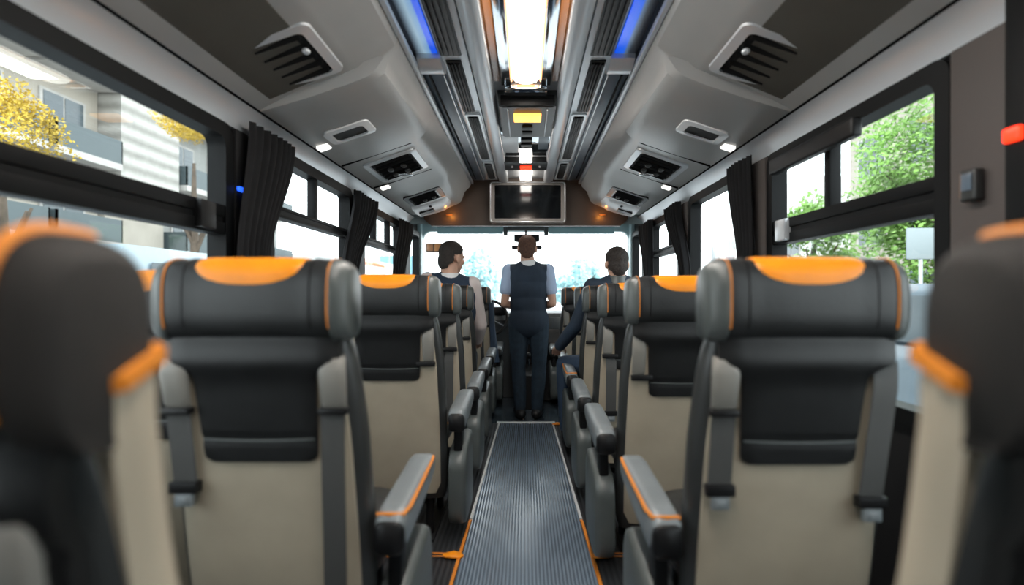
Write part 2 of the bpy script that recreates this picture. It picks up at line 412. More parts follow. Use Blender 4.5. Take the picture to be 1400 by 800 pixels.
# ------------------------------------------------------------------ luggage racks
def under_z(x, lift=0.0): return 2.03 + (1.2-x)*.34 + lift
PD = -.022
def rack(s):
    side = 'left' if s < 0 else 'right'
    root = thing('luggage_rack', 'long moulded grey overhead luggage rack above the %s windows' % side, 'luggage rack', (s*.9, 2.3, 2.2), 'overhead luggage racks')
    def add(nm, bm, m, parent=root, sm=40):
        o = finish(nm, bm, m, parent, sm)
        o.location = -Vector(root.location) if parent is root else (0, 0, 0)
        return o
    back = [(1.206, 2.05), (1.25, 2.43), (.60, 2.43)]
    def ring(y, lift, xin, r=.0):
        pts = [(.575, 2.365), (.592, 2.325), (.592+(xin-.592)*.35, 2.275), (xin-.06, under_z(xin, lift)+.045), (xin-.028, under_z(xin, lift)+.016), (xin+.01, under_z(xin, lift)), (xin+.07, under_z(xin+.07, lift)), (1.0, under_z(1.0, lift)), (1.2, 2.03)]
        return [(s*x, y, z) for x, z in pts + back]
    # main moulding: shallower near section, a deeper pod from 2.4 m on, deeper again at the front end
    bm = bmesh.new()
    loft(bm, [ring(YB, .035, .77), ring(2.37, .035, .79), ring(2.385, PD+.012, .74), ring(2.42, PD, .71), ring(3.32, PD, .69), ring(3.40, -.012, .72), ring(4.50, -.012, .71), ring(4.58, -.04, .73), ring(5.56, -.055, .74)])
    add('moulding', bm, M['rack'], sm=28)
    # dark near underside panel
    bm = bmesh.new()
    g = [[(s*.86, y, under_z(.86, .035)-.003), (s*1.17, y, under_z(1.17, .012)-.003), (s*1.17, y, under_z(1.17, .02)+.01), (s*.86, y, under_z(.86, .04)+.01)] for y in (YB, 2.33)]
    loft(bm, g); add('underside_panel', bm, M['rackdark'])
    # seams
    for y in (3.40, 4.12):
        bm = bmesh.new()
        loft(bm, [[(s*x, y-.004, under_z(x, -.012)-.0015), (s*x, y+.004, under_z(x, -.012)-.0015), (s*x, y+.004, under_z(x)+.02), (s*x, y-.004, under_z(x)+.02)] for x in (.74, .98, 1.19)])
        add('seam', bm, M['blackm'])
    # rail strip at the inner edge
    bm = bmesh.new(); a, b = sorted((s*.553, s*.578)); box(bm, a, b, YB, 5.56, 2.352, 2.382, .006)
    add('rail', bm, M['silver'])
    # service panels
    def panel(y0, y1, x0, x1, lift, frame_m, plate_m, nm, louv=6, tilt=True):
        fr = bmesh.new()
        o_ = rr_outline(y0, y1, x0, x1, .035); i_ = rr_outline(y0+.035, y1-.035, x0+.035, x1-.035, .025); nn = len(o_)
        P = lambda pts, dz: [fr.verts.new((s*x, y, under_z(x, lift)+dz)) for y, x in pts]
        q = [P(o_, .01), P(o_, -.008), P(i_, -.014), P(i_, .01)]
        for a in range(3):
            for k in range(nn): fr.faces.new((q[a][k], q[a][(k+1) % nn], q[a+1][(k+1) % nn], q[a+1][k]))
        f = add(nm, fr, M[frame_m])
        pb = bmesh.new(); pb.faces.new([pb.verts.new((s*x, y, under_z(x, lift)-.004)) for y, x in i_])
        add('plate', pb, M[plate_m], f)
        lb = bmesh.new(); L_ = (x1-x0-.08)
        for k in range(louv):
            yy = y0+.06 + (y1-y0-.12)*k/max(1, louv-1)
            xa, xb = x0+.04+L_*.05, x1-.04-L_*.05
            loft(lb, [[(s*x, yy-.012, under_z(x, lift)-.006), (s*x, yy+.006, under_z(x, lift)-.020), (s*x, yy+.010, under_z(x, lift)-.016), (s*x, yy-.008, under_z(x, lift)-.002)] for x in (xa, xb)])
        add('louvre', lb, M['blackm'], f)
        return f
    f = panel(1.92, 2.33, .80, 1.07, .035, 'silver', 'blackm', 'air_vent', 5)
    kb = bmesh.new(); ell(kb, (s*.86, 2.06, under_z(.86, .03)-.022), (.016, .016, .012)); add('knob', kb, M['silver'], f)
    f = panel(2.78, 2.98, .84, 1.08, PD, 'racklite', 'black', 'speaker_recess', 0)
    f = panel(3.50, 4.02, .74, 1.09, -.012, 'silver', 'blackm', 'air_vent', 6)
    for yy in (3.70, 3.84):
        for x in (.86, .95):
            kb = bmesh.new(); ell(kb, (s*x, yy, under_z(x, PD)-.022), (.022, .022, .014)); add('reading_lamp', kb, M['sidegrey'], f)
    kb = bmesh.new(); box(kb, min(s*.84, s*.98), max(s*.84, s*.98), 3.88, 3.93, under_z(.9, PD)-.03, under_z(.9, PD)-.012, .004)
    add('button_bar', kb, M['chrome'], f)
    f = panel(4.60, 5.02, .76, 1.08, -.038, 'black', 'blackm', 'air_vent', 6)
    for x in (.85, .93):
        kb = bmesh.new(); ell(kb, (s*x, 4.86, under_z(x, -.04)-.02), (.022, .022, .014)); add('reading_lamp', kb, M['sidegrey'], f)
    # end cap at the rack front, its window highlight put into the pale colour
    bm = bmesh.new()
    rings = []
    for y, dz, xi in ((5.06, -.046, .775), (5.09, -.064, .768), (5.30, -.085, .77), (5.50, -.082, .80), (5.58, -.03, .84)):
        rings.append([(s*x, y, under_z(x, d)) for x, d in ((xi-.03, dz+.055), (xi, dz+.016), (xi+.05, dz), (1.0, dz*.95), (1.10, dz*.8), (1.13, 0.01), (.9, .05))])
    loft(bm, rings); c = add('end_cap', bm, M['racklite'], sm=35)
    kb = bmesh.new(); loft(kb, [[(s*x, y, under_z(x, -.078)-.012), (s*(x+.14), y, under_z(x+.14, -.078)-.010), (s*(x+.14), y, under_z(x+.14, -.06)), (s*x, y, under_z(x, -.06))] for x, y in ((.92, 5.24), (.92, 5.36))])
    add('speaker_slot', kb, M['black'], c)
    kb = bmesh.new(); ell(kb, (s*.93, 5.13, under_z(.93, -.075)), (.014, .014, .01)); add('button', kb, M['black'], c)
    # little square courtesy lamps
    for x, y in ((1.15, 3.0), (1.12, 4.2)):
        kb = bmesh.new(); loft(kb, [[(s*(x-.03), yy, under_z(x-.03, -.012)-.006), (s*(x+.03), yy, under_z(x+.03, -.012)-.006), (s*(x+.03), yy, under_z(x+.03)+.01), (s*(x-.03), yy, under_z(x-.03)+.01)] for yy in (y-.035, y+.035)])
        add('courtesy_lamp', kb, M['whitelamp'])
    return root
rack(-1); rack(1)

# ------------------------------------------------------------------ ceiling channel
def thing_box(name, m, label, cat, args, group=None, bev=.004, seg=2):
    bm = bmesh.new(); box(bm, *args, bev, seg)
    return tag(finish(name, bm, m), label, cat, group)
t = thing('ceiling_light', 'long bright white strip light along the middle of the ceiling', 'ceiling light', (0, 1.2, 2.44))
bm = bmesh.new()
rg = []
for y, k in ((-2.0, 1), (1.74, 1), (1.77, .96), (1.79, .85), (1.80, .6)):
    rg.append([(x*k, y, z) for x, z in ((-.078, 0), (-.078, -.022), (-.066, -.036), (-.04, -.042), (.04, -.042), (.066, -.036), (.078, -.022), (.078, 0))])
loft(bm, rg); finish('diffuser', bm, M['lamp'], t)
bm = bmesh.new()
for a in (-1, 1): box(bm, min(a*.079, a*.086), max(a*.079, a*.086), -2.0, 1.80, -.030, 0)
box(bm, -.06, .06, 1.80, 1.815, -.028, 0, .004)
finish('warm_edge', bm, M['lampedge'], t)
for s in (-1, 1):
    sd = 'left' if s < 0 else 'right'
    o_ = lambda a, b: sorted((s*a, s*b))
    a, b = o_(.088, .142)
    thing_box('mirror_panel', M['mirror'], 'polished mirror strip on the %s side of the ceiling light' % sd, 'mirror', (a, b, YB, 3.05, 2.408, 2.44), 'mirror strips beside the light')
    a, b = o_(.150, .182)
    thing_box('amber_reflection', M['amberfade'], 'painted dim amber reflection strip on the %s side of the ceiling channel' % sd, 'reflection strip', (a, b, YB, 3.0, 2.412, 2.44), 'amber ceiling strips')
    bm = bmesh.new()
    profile_y(bm, [(s*x, z) for x, z in ((.188, 2.44), (.190, 2.40), (.200, 2.388), (.232, 2.380), (.262, 2.388), (.288, 2.405), (.290, 2.44))], YB, 5.66)
    tag(finish('ceiling_channel', bm, M['silver']), 'bright silver channel along the %s side of the ceiling light' % sd, 'channel', 'silver ceiling channels')
    # air duct with ribbed black grilles
    t = thing('air_duct', 'silver air duct with black ribbed grilles on the %s half of the ceiling' % sd, 'air duct', (s*.36, 2.3, 2.44), 'ceiling air ducts')
    def dadd(nm, bm, m, p=None):
        o = finish(nm, bm, m, p or t)
        if not p: o.location = -Vector(t.location)
        return o
    a, b = o_(.296, .440); bm = bmesh.new(); box(bm, a, b, YB, 5.62, 2.413, 2.44, .004); dadd('duct_body', bm, M['silver'])
    for y0, y1, x0, x1 in ((YB+.1, 2.66, .325, .432), (2.72, 3.48, .335, .415), (3.56, 4.70, .325, .395), (4.86, 5.52, .320, .385)):
        a, b = o_(x0, x1)
        bm = bmesh.new(); box(bm, a, b, y0, y1, 2.404, 2.414, .004); f = dadd('grille', bm, M['black'])
        bm = bmesh.new(); nr = 4
        for k in range(nr):
            xx = x0+.014 + (x1-x0-.028)*k/(nr-1); aa, bb = o_(xx-.006, xx+.006)
            box(bm, aa, bb, y0+.02, y1-.02, 2.394, 2.405, .003)
        dadd('grille_rib', bm, M['black'], f)
        if y0 > 3:
            bm = bmesh.new(); fr = rr_outline(y0-.03, y1+.03, x0-.018, x1+.018, .02); fi = rr_outline(y0-.004, y1+.004, x0-.002, x1+.002, .014); nn = len(fr)
            q = [[bm.verts.new((s*x, y, z)) for y, x in pts] for pts, z in ((fr, 2.414), (fr, 2.400), (fi, 2.400), (fi, 2.412))]
            for k2 in range(3):
                for k in range(nn): bm.faces.new((q[k2][k], q[k2][(k+1) % nn], q[k2+1][(k+1) % nn], q[k2+1][k]))
            dadd('grille_frame', bm, M['silverlite'], f)
    # glowing panel (near) and slate doors (far) between duct and rack
    t = thing('display_panel', ('blue and white glowing panel' if s < 0 else 'blue and black glowing panel') + ' in the ceiling beside the %s rack' % sd, 'display', (s*.49, 1.2, 2.42))
    a, b = o_(.445, .552)
    bm = bmesh.new(); box(bm, a-s*.49, b-s*.49, -2.1, 1.44, -.012, .0, .003)
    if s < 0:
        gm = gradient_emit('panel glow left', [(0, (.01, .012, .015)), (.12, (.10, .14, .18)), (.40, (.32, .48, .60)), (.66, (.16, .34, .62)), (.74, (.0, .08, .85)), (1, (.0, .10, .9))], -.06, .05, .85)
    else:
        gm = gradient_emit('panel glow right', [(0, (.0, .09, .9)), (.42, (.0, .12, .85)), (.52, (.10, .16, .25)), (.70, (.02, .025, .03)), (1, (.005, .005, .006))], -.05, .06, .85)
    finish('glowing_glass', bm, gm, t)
    bm = bmesh.new()
    profile_x(bm, [(1.45, .01), (1.45, -.03), (1.50, -.055), (1.58, -.058), (1.64, -.03), (1.65, .01)], -.062, .060)
    finish('end_bracket', bm, M['silver'], t)
    bm = bmesh.new(); a, b = o_(.435, .557); box(bm, a, b, 2.86, 5.58, 2.40, 2.412, .003)
    o = tag(finish('hatch_panel', bm, M['slate']), 'long slate blue hatch panel beside the %s rack' % sd, 'hatch', 'slate ceiling hatches')
    bm = bmesh.new(); a, b = o_(.520, .530); box(bm, a, b, 2.88, 5.5, 2.394, 2.402); finish('groove', bm, M['blackm'], o)
    bm = bmesh.new(); a, b = o_(.444, .450); box(bm, a, b, 2.88, 5.55, 2.392, 2.402); finish('edge_strip', bm, M['silverlite'], o)
# in front of the long lamp
bm = bmesh.new(); box(bm, -.125, .125, 3.06, 3.18, 2.39, 2.44, .006)
tag(finish('lamp_end_panel', bm, M['mirror']), 'glossy panel closing the front end of the long strip light', 'panel')
t = thing('overhead_console', 'dark overhead console with amber lamp and two switches', 'console', (.01, 3.5, 2.44))
bm = bmesh.new()
loft(bm, [[(x, y, z) for x, z in ((-.185, 0), (-.175, -dz+.01), (-.15, -dz), (.15, -dz), (.175, -dz+.01), (.185, 0))] for y, dz in ((-.30, .07), (-.28, .10), (.30, .11), (.33, .06))])
finish('housing', bm, M['sidegrey'], t)
bm = bmesh.new(); box(bm, -.165, .165, -.305, -.285, -.095, -.03, .004); finish('front_lip', bm, M['black'], t)
bm = bmesh.new(); box(bm, -.088, .088, -.19, -.05, -.118, -.10, .008, 3); finish('amber_lamp', bm, M['amber'], t)
for y in (.04, .16):
    bm = bmesh.new(); box(bm, -.036, .036, y, y+.08, -.118, -.10, .006); finish('switch', bm, M['black'], t)
for a in (-1, 1):
    bm = bmesh.new(); box(bm, min(a*.118, a*.126), max(a*.118, a*.126), -.26, .28, -.113, -.10, .002); finish('seam_strip', bm, M['silver'], t)
t = thing('switch_panel', 'polished ceiling panel with small switches ahead of the overhead console', 'panel', (0, 4.3, 2.44))
bm = bmesh.new(); box(bm, -.19, .19, -.38, .32, -.03, 0, .005); finish('plate', bm, M['mirror'], t)
bm = bmesh.new(); box(bm, -.19, -.06, -.30, .20, -.036, -.028, .004); finish('white_panel', bm, M['racklite'], t)
bm = bmesh.new(); box(bm, .10, .18, -.28, .10, -.036, -.028, .004); finish('dark_panel', bm, M['slate'], t)
for y in (-.22, -.08):
    bm = bmesh.new(); box(bm, -.04, .05, y, y+.07, -.046, -.028, .004); finish('switch', bm, M['black'], t)
t = thing('front_lamp_bar', 'black ceiling bar with a red lamp between two white lamps', 'lamp bar', (0, 4.95, 2.44))
bm = bmesh.new(); box(bm, -.205, .205, -.18, .14, -.05, 0, .008); finish('bar', bm, M['black'], t)
bm = bmesh.new(); box(bm, -.055, .055, -.05, .06, -.065, -.045, .008, 3); finish('red_lamp', bm, M['redlamp'], t)
bm = bmesh.new(); box(bm, -.055, .055, -.40, -.19, -.06, -.02, .008, 3); finish('white_lamp', bm, M['lamp'], t)
bm = bmesh.new(); box(bm, -.06, .06, .16, .62, -.05, -.01, .008, 3); finish('white_lamp', bm, M['lamp'], t)
for a in (-1, 1):
    bm = bmesh.new(); ell(bm, (a*.13, -.02, -.052), (.012, .03, .01)); finish('switch', bm, M['silver'], t)

# ------------------------------------------------------------------ front bulkhead, screen, windscreen
bm = bmesh.new()
pts = [(-1.02, 1.93), (1.02, 1.93), (1.10, 2.0), (1.10, 2.46), (-1.10, 2.46), (-1.10, 2.0)]
profile_y(bm, pts, 5.68, 5.74)
struct(finish('wall_front', bm, M['bulk'], smooth=0))
for s, sd in ((-1, 'left'), (1, 'right')):  # added strips and point lights imitating the two orange reflections on the bulkhead
    bm = bmesh.new(); box(bm, min(s*.79, s*.86), max(s*.79, s*.86), 5.655, 5.682, 2.035, 2.055, .008, 3)
    tag(finish('added_glow_strip', bm, M['amberglow']), 'small added amber strip for the glow low on the %s side of the brown bulkhead' % sd, 'lamp', 'added amber bulkhead glow')
    l_ = bpy.data.lights.new('glow', 'POINT'); l_.energy = .55; l_.color = (1, .36, .05); l_.shadow_soft_size = .02
    o = bpy.data.objects.new('glow', l_); o.location = (s*.80, 5.61, 2.03); col.objects.link(o)
t = thing('video_screen', 'wide blank black video screen in a taupe surround on the bulkhead', 'screen', (.02, 5.66, 2.175))
bm = bmesh.new()
o_ = [(x, z) for x, z in rr_outline(-.41, .41, -.222, .222, .035)]; i_ = rr_outline(-.355, .355, -.175, .185, .012); nn = len(o_)
q = [[bm.verts.new((x, y, z)) for x, z in P] for P, y in ((o_, .02), (o_, -.035), (i_, -.030), (i_, -.01))]
for a in range(3):
    for k in range(nn): bm.faces.new((q[a][k], q[a][(k+1) % nn], q[a+1][(k+1) % nn], q[a+1][k]))
finish('surround', bm, M['tvframe'], t)
bm = bmesh.new(); box(bm, -.36, .36, -.016, .0, -.18, .19); finish('screen', bm, M['screen'], t)
bm = bmesh.new()
for P in (rr_outline(-.398, .398, -.210, .212, .03),):
    tube(bm, [(x, -.036, z) for x, z in P] + [(P[0][0], -.036, P[0][1])], .004, 6)
finish('bright_edge', bm, M['silver'], t)

# windscreen surround
bm = bmesh.new()
fr = rr_outline(-1.32, 1.32, .90, 2.20, .12, 6); fi = rr_outline(-1.255, 1.255, .98, 1.955, .10, 6); nn = len(fr)
q = [[bm.verts.new((x, y, z)) for x, z in P] for P, y in ((fr, YF+.06), (fr, YF-.06), (fi, YF-.03), (fi, YF+.06))]
for a in range(4):
    b_ = (a+1) % 4
    for k in range(nn): bm.faces.new((q[a][k], q[a][(k+1) % nn], q[b_][(k+1) % nn], q[b_][k]))
struct(finish('window_10', bm, M['framegrey']))
bm = bmesh.new(); box(bm, -1.27, 1.27, YF+.02, YF+.026, .95, 1.98)
struct(finish('window_11', bm, M['wsglass'], smooth=0))
bm = bmesh.new()
box(bm, -W-.06, W+.06, YF, YF+.08, -.08, .95); struct(finish('wall_front_lower', bm, M['dash'], smooth=0))
bm = bmesh.new()   # header between bulkhead and windscreen
profile_x(bm, [(5.74, 1.955), (5.9, 1.99), (6.40, 2.06), (6.46, 2.04), (6.46, 2.46), (5.74, 2.46)], -W, W)
struct(finish('trim_%d' % tn, bm, M['framegrey'])); tn += 1
for s in (-1, 1):   # quarter pillars
    bm = bmesh.new(); box(bm, min(s*1.255, s*1.31), max(s*1.255, s*1.31), 6.30, YF, .9, 2.05, .02, 3)
    struct(finish('trim_%d' % tn, bm, M['framegrey'])); tn += 1
for s, sd in ((-1, 'left'), (1, 'right')):
    t = thing('sun_visor', 'long grey-teal sun visor at the top %s of the windscreen' % sd, 'sun visor', (s*.66, 6.24, 1.985), 'sun visors')
    bm = bmesh.new()
    loft(bm, [[(x*hw, y, z) for x, y, z in ((-1, -.012, -k), (-1, .012, -k), (-1, .012, 0), (-1, -.012, 0))] for hw, k in ((-.38, .07), (-.365, .083), (.365, .083), (.38, .07))]) if False else box(bm, -.39, .39, -.012, .012, -.082, .0, .010, 3)
    finish('visor_board', bm, M['visor'], t)
    bm = bmesh.new(); tube(bm, [(-.39, 0, .0), (.39, 0, .0)], .009); finish('hinge_rod', bm, M['dash'], t)
    bm = bmesh.new(); profile_x(bm, [(-.02, 0), (.02, 0), (.02, -.095), (-.02, -.10)], -s*.42-.025, -s*.42+.025); finish('clip', bm, M['dash'], t)
t = thing('rear_view_mirror', 'dark interior rear-view mirror cluster hanging behind the standing man', 'mirror', (.0, 6.22, 1.99))
bm = bmesh.new(); box(bm, -.22, .22, -.03, .03, -.05, 0, .015); finish('mount', bm, M['dash'], t)
bm = bmesh.new(); tube(bm, [(0, 0, -.03), (0, .01, -.13), (0, .0, -.20)], .012); finish('arm', bm, M['black'], t)
bm = bmesh.new(); box(bm, -.14, .16, -.02, .02, -.185, -.09, .02, 3); finish('mirror_housing', bm, M['black'], t)
bm = bmesh.new(); box(bm, -.17, .19, -.02, .02, -.27, -.225, .018, 3); finish('lower_mirror', bm, M['black'], t)
t = thing('driver_mirror', 'brownish rectangular mirror hanging in the left part of the windscreen', 'mirror', (-1.06, 6.30, 1.75))
bm = bmesh.new(); box(bm, -.135, .06, -.02, .02, -.06, .05, .012); finish('mirror_housing', bm, M['bulk'], t)
bm = bmesh.new(); box(bm, -.12, -.045, -.026, -.018, -.045, .035, .004); finish('mirror_glass', bm, mat('mirror reflection', (.42, .20, .10), .3), t)
bm = bmesh.new(); box(bm, -.03, .045, -.026, -.018, -.045, .035, .004); finish('mirror_glass', bm, mat('mirror reflection two', (.55, .25, .10), .3), t)
bm = bmesh.new(); box(bm, .06, .15, -.02, .03, -.05, .06, .02); finish('bracket', bm, M['dash'], t)

# dashboard
t = thing('dashboard', 'dark grey dashboard with a raised centre stack below the windscreen', 'dashboard', (0, 6.1, 0))
bm = bmesh.new()
profile_x(bm, [(.30, 0), (-.02, 0), (-.08, .45), (-.16, .72), (-.20, .90), (-.15, .975), (.0, 1.0), (.26, .985), (.30, .96)], -1.24, 1.24)
finish('dash_body', bm, M['dash'], t, 30)
bm = bmesh.new(); profile_x(bm, [(0, .02), (-.28, .02), (-.30, .40), (-.24, .74), (-.20, .80), (0, .86)], .02, .42); finish('centre_stack', bm, M['sidegrey'], t, 30)
bm = bmesh.new(); box(bm, .06, .38, -.318, -.25, .48, .66, .01); finish('control_panel', bm, M['black'], t)
bm = bmesh.new(); box(bm, -.72, -.22, -.18, .0, .95, 1.05, .03, 3); finish('instrument_hood', bm, M['black'], t)
bm = bmesh.new(); box(bm, .12, .95, -.205, -.19, .80, .93, .01); finish('glove_box', bm, M['armgrey'], t)
t = thing('steering_wheel', 'black steering wheel on the left of the dashboard', 'steering wheel', (-.42, 5.80, .93))
rot = Matrix.Rotation(math.radians(62), 3, 'X')
bm = bmesh.new(); tube(bm, [rot @ Vector((.215*math.cos(a*PI/20), .215*math.sin(a*PI/20), 0)) for a in range(41)], .016, 10); finish('rim', bm, M['black'], t)
bm = bmesh.new()
for a in (90, 210, 330):
    tube(bm, [rot @ Vector((.05*math.cos(math.radians(a)), .05*math.sin(math.radians(a)), 0)), rot @ Vector((.21*math.cos(math.radians(a)), .21*math.sin(math.radians(a)), 0))], .012)
finish('spoke', bm, M['dash'], t)
bm = bmesh.new(); ell(bm, (0, 0, 0), (.06, .06, .035), rot); finish('hub', bm, M['dash'], t)
bm = bmesh.new(); tube(bm, [(0, 0, 0), (0, .18, -.14)], .03); finish('column', bm, M['black'], t)
t = thing('gear_console', 'low black gear console with lever ahead of the standing man', 'console', (.03, 5.62, 0))
bm = bmesh.new(); profile_x(bm, [(-.16, 0), (.2, 0), (.2, .42), (.02, .42), (-.14, .34)], -.12, .12); finish('console_body', bm, M['black'], t)
bm = bmesh.new(); tube(bm, [(0, .0, .38), (0, -.03, .52)], .012); finish('lever', bm, M['chrome'], t)
bm = bmesh.new(); ell(bm, (0, -.03, .54), (.028, .028, .035)); finish('knob', bm, M['black'], t)

# ------------------------------------------------------------------ coach seats
def rear_y(z):     # rear surface of the backrest
    return .015 + max(0, (1.10-z))*.16
def back_hw(z):
    pts = [(.20, .235), (.26, .252), (.55, .255), (.85, .248), (1.0, .236), (1.08, .222), (1.125, .205)]
    for (a, va), (b, vb) in zip(pts, pts[1:]):
        if a <= z <= b: return va + (vb-va)*(z-a)/(b-a)
    return pts[-1][1]

def rear_patch(outline, off, th, m, name, parent, bulge=None):
    """outline: list of (z, x_left, x_right) from bottom to top; a thin pad lying on the rear of the backrest"""
    bm = bmesh.new(); g = []; NX = 14
    for z, xl, xr in outline:
        row = []
        for i in range(NX+1):
            u = i/NX; x = xl + (xr-xl)*u
            e = min(u, 1-u)*(xr-xl)
            edge = max(0, 1-e/.02)**2*.004
            y = rear_y(z) - off + edge + max(0, abs(x)-.19)*.25
            if bulge: y -= bulge(x, z)
            row.append(bm.verts.new((x, y, z)))
        g.append(row)
    for a, b in zip(g, g[1:]):
        for i in range(NX): bm.faces.new((a[i], a[i+1], b[i+1], b[i]))
    bnd = bmesh.ops.extrude_edge_only(bm, edges=[e for e in bm.edges if len(e.link_faces) == 1])
    for v in [x for x in bnd['geom'] if isinstance(x, bmesh.types.BMVert)]: v.co.y += th
    return finish(name, bm, m, parent, 50)

HZ, HB, HY, HA = 1.192, .098, .050, .075     # headrest centre z / half height / centre y / half depth
SQ = [False]
def h_point(x, ang, off=0.0):
    k = abs(x)/.234
    sc = 1.0 if k < .72 else max(.05, (1-((k-.72)/.30)**2.6))
    sc = sc**.6 if sc < 1 else 1
    a = (HA+off)*(.55+.45*sc); b = (HB+off)*(.74+.26*sc)
    c, s_ = math.cos(ang), math.sin(ang); n_ = 3.0
    y = HY + a*math.copysign(abs(c)**(2/n_), c); z = HZ + b*math.copysign(abs(s_)**(2/n_), s_)
    if SQ[0] and s_ < 0: z = HZ + (HB+off)*math.copysign(abs(s_)**(2/n_), s_)*(.93+.07*sc)
    z -= (1-sc)*.012
    y -= .012*max(0, k-.5)      # wings sweep a little backwards
    return Vector((x, y, z))

def build_seat(label, mirror, near=False, trim=False):
    """origin on the floor, rear of the headrest at y ~ -.025; +y is forwards. mirror=+1: aisle on +x"""
    root = thing('coach_seat', label, 'seat')
    A = mirror; SQ[0] = near
    # backrest
    bm = bmesh.new(); rings = []
    for z in (.20, .215, .26, .40, .55, .70, .85, .95, 1.02, 1.07, 1.105, 1.125):
        hw = back_hw(z); d = .062 if z > .25 else .05
        if z > 1.06: d = .062-(z-1.06)*.25
        y0 = rear_y(z)+.062
        rings.append([(x, y0+y, z) for x, y in srect(hw, d, 3.2, 36)])
    loft(bm, rings); finish('backrest', bm, M['sidegrey'], root, 60)
    # beige rear panel
    ol = []
    for i in range(19):
        z = .235 + (1.055-.235)*i/18
        w = back_hw(z)-.030
        if z > 1.0: w -= (z-1.0)**1.5*2.2
        if z < .26: w -= (.26-z)*.6
        ol.append((z, -w, w))
    rear_patch(ol, .004, .012, M['beige'], 'rear_panel', root)
    # dark upper shell
    ZB, ZN, ZC = (.80, 1.012, .858) if not near else (.80, .90, 1.0)
    ol = []
    for i in range(31):
        z = ZB + (1.112-ZB)*i/30
        if z < ZN: w = .140 + (z-ZB)*.05
        else:
            k = min(1, (z-ZN)/.045); k = k*k*(3-2*k); w = .150 + (.212-.150)*k
        if z < ZB+.02: w -= .018*(1-math.sqrt(max(0, 1-((ZB+.02-z)/.02)**2)))
        ol.append((z, -w, w))
    def bl(x, z):
        v = .012*math.exp(-((z-1.045)/.035)**2) + .004
        if abs(z-ZC) < .010: v -= .007*(1-abs(z-ZC)/.010)
        return v
    rear_patch(ol, .012, .022, M['leather'], 'back_shell', root, bl)
    bm = bmesh.new(); tube(bm, [(x, rear_y(ZC)-.0145, ZC-.004*(1-(x/.14)**2)) for x in [-.138+.276*i/12 for i in range(13)]], .0022, 6)
    finish('crease_seam', bm, M['bolster'], root)
    # headrest
    bm = bmesh.new(); rings = []
    for i in range(49):
        x = -.234*math.cos(PI*i/48)
        rings.append([h_point(x, 2*PI*j/40) for j in range(40)])
    loft(bm, rings); hr = finish('headrest', bm, M['leather2'], root, 60)
    # orange pad
    bm = bmesh.new(); g = []; NX, NV = 28, 14
    for i in range(NX+1):
        x = -.137 + .274*i/NX; k = abs(x)/.137
        depth = .074*(1-k**2.6)**.55 if k < 1 else 0
        zl = HZ+HB-.002-depth; row = []
        sn = max(0, min(1, ((zl-HZ)/HB)))**(3.0/2)
        a0 = PI - math.asin(sn); a1 = PI*.30
        for j in range(NV+1):
            t_ = j/NV
            edge = min(j, NV-j)/2.0; off = .007*min(1, edge)*(.25+.75*min(1, (1-k)*6)) - .003
            row.append(bm.verts.new(h_point(x, a0+(a1-a0)*t_, off)))
        g.append(row)
    for a, b in zip(g, g[1:]):
        for j in range(NV): bm.faces.new((a[j], a[j+1], b[j+1], b[j]))
    finish('orange_pad', bm, M['orange'], hr, 60)
    # grey bolsters and orange piping
    for sd in (-1, 1):
        bm = bmesh.new(); rings = []
        for i in range(12):
            x = sd*(.192 + .0435*math.sin(PI/2*i/11)); off = .003 if i > 0 else -.004
            rings.append([h_point(x, 2*PI*j/40, off) for j in range(40)])
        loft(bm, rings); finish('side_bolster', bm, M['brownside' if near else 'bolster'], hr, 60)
        bm = bmesh.new()
        wdt = .0075 if near else .0019
        tube(bm, [h_point(sd*(.194 if not near else .19), PI*(.42+.75*j/20), .002) for j in range(21)], wdt, 8)
        finish('piping', bm, M['orangetrim'], hr)
        bm = bmesh.new(); tube(bm, [h_point(sd*.150, PI*(.42+.75*j/20), .0005) for j in range(21)], .002, 6)
        finish('stitched_seam', bm, M['black'], hr)
    # cushion
    bm = bmesh.new(); rings = []
    for y, zt, hw in ((.10, .47, .215), (.13, .545, .228), (.25, .548, .236), (.45, .553, .238), (.54, .548, .235), (.575, .51, .225), (.585, .46, .21)):
        zb = .40; zc = (zt+zb)/2; hh = (zt-zb)/2
        rings.append([(x, y+.04, zc+z) for x, z in srect(hw, hh, 3.2, 32)])
    loft(bm, rings); finish('cushion', bm, M['leather2'], root, 60)
    bm = bmesh.new(); tube(bm, [(A*.228, .16, .535), (A*.237, .30, .538), (A*.237, .5, .54), (A*.225, .60, .52)], .004); finish('cushion_piping', bm, M['orangetrim'], root)
    # aisle armrest
    ax = A*.305
    bm = bmesh.new(); rings = []
    for y, zt, zb, hw in ((.10, .632, .56, .036), (.115, .648, .545, .041), (.16, .655, .545, .043), (.35, .665, .565, .043), (.50, .672, .59, .042), (.55, .668, .60, .040), (.565, .655, .615, .034)):
        rings.append([(ax+x, y, (zt+zb)/2+z) for x, z in srect(hw, (zt-zb)/2, 4.0, 24)])
    loft(bm, rings); ar = finish('armrest', bm, [M['armgrey']], root, 60)
    bm = bmesh.new(); rings = []
    for y, zt, zb, hw in ((.094, .628, .552, .035), (.102, .634, .545, .039), (.125, .636, .542, .0415)):
        rings.append([(ax+x, y, (zt+zb)/2+z) for x, z in srect(hw, (zt-zb)/2, 4.0, 24)])
    loft(bm, rings); finish('armrest_end', bm, M['black'], ar, 60)
    bm = bmesh.new()
    tube(bm, [(ax-A*.036, .120, .643), (ax, .114, .646), (ax+A*.034, .120, .643), (ax+A*.0405, .17, .643), (ax+A*.041, .35, .652), (ax+A*.040, .50, .660), (ax+A*.036, .545, .659)], .0055, 8)
    if trim: finish('armrest_trim', bm, M['orangetrim'], ar)
    else: bm.free()
    # side cover below the armrest
    bm = bmesh.new(); rings = []
    prof = rr_outline(.11, .50, .075, .44, .09, 6)
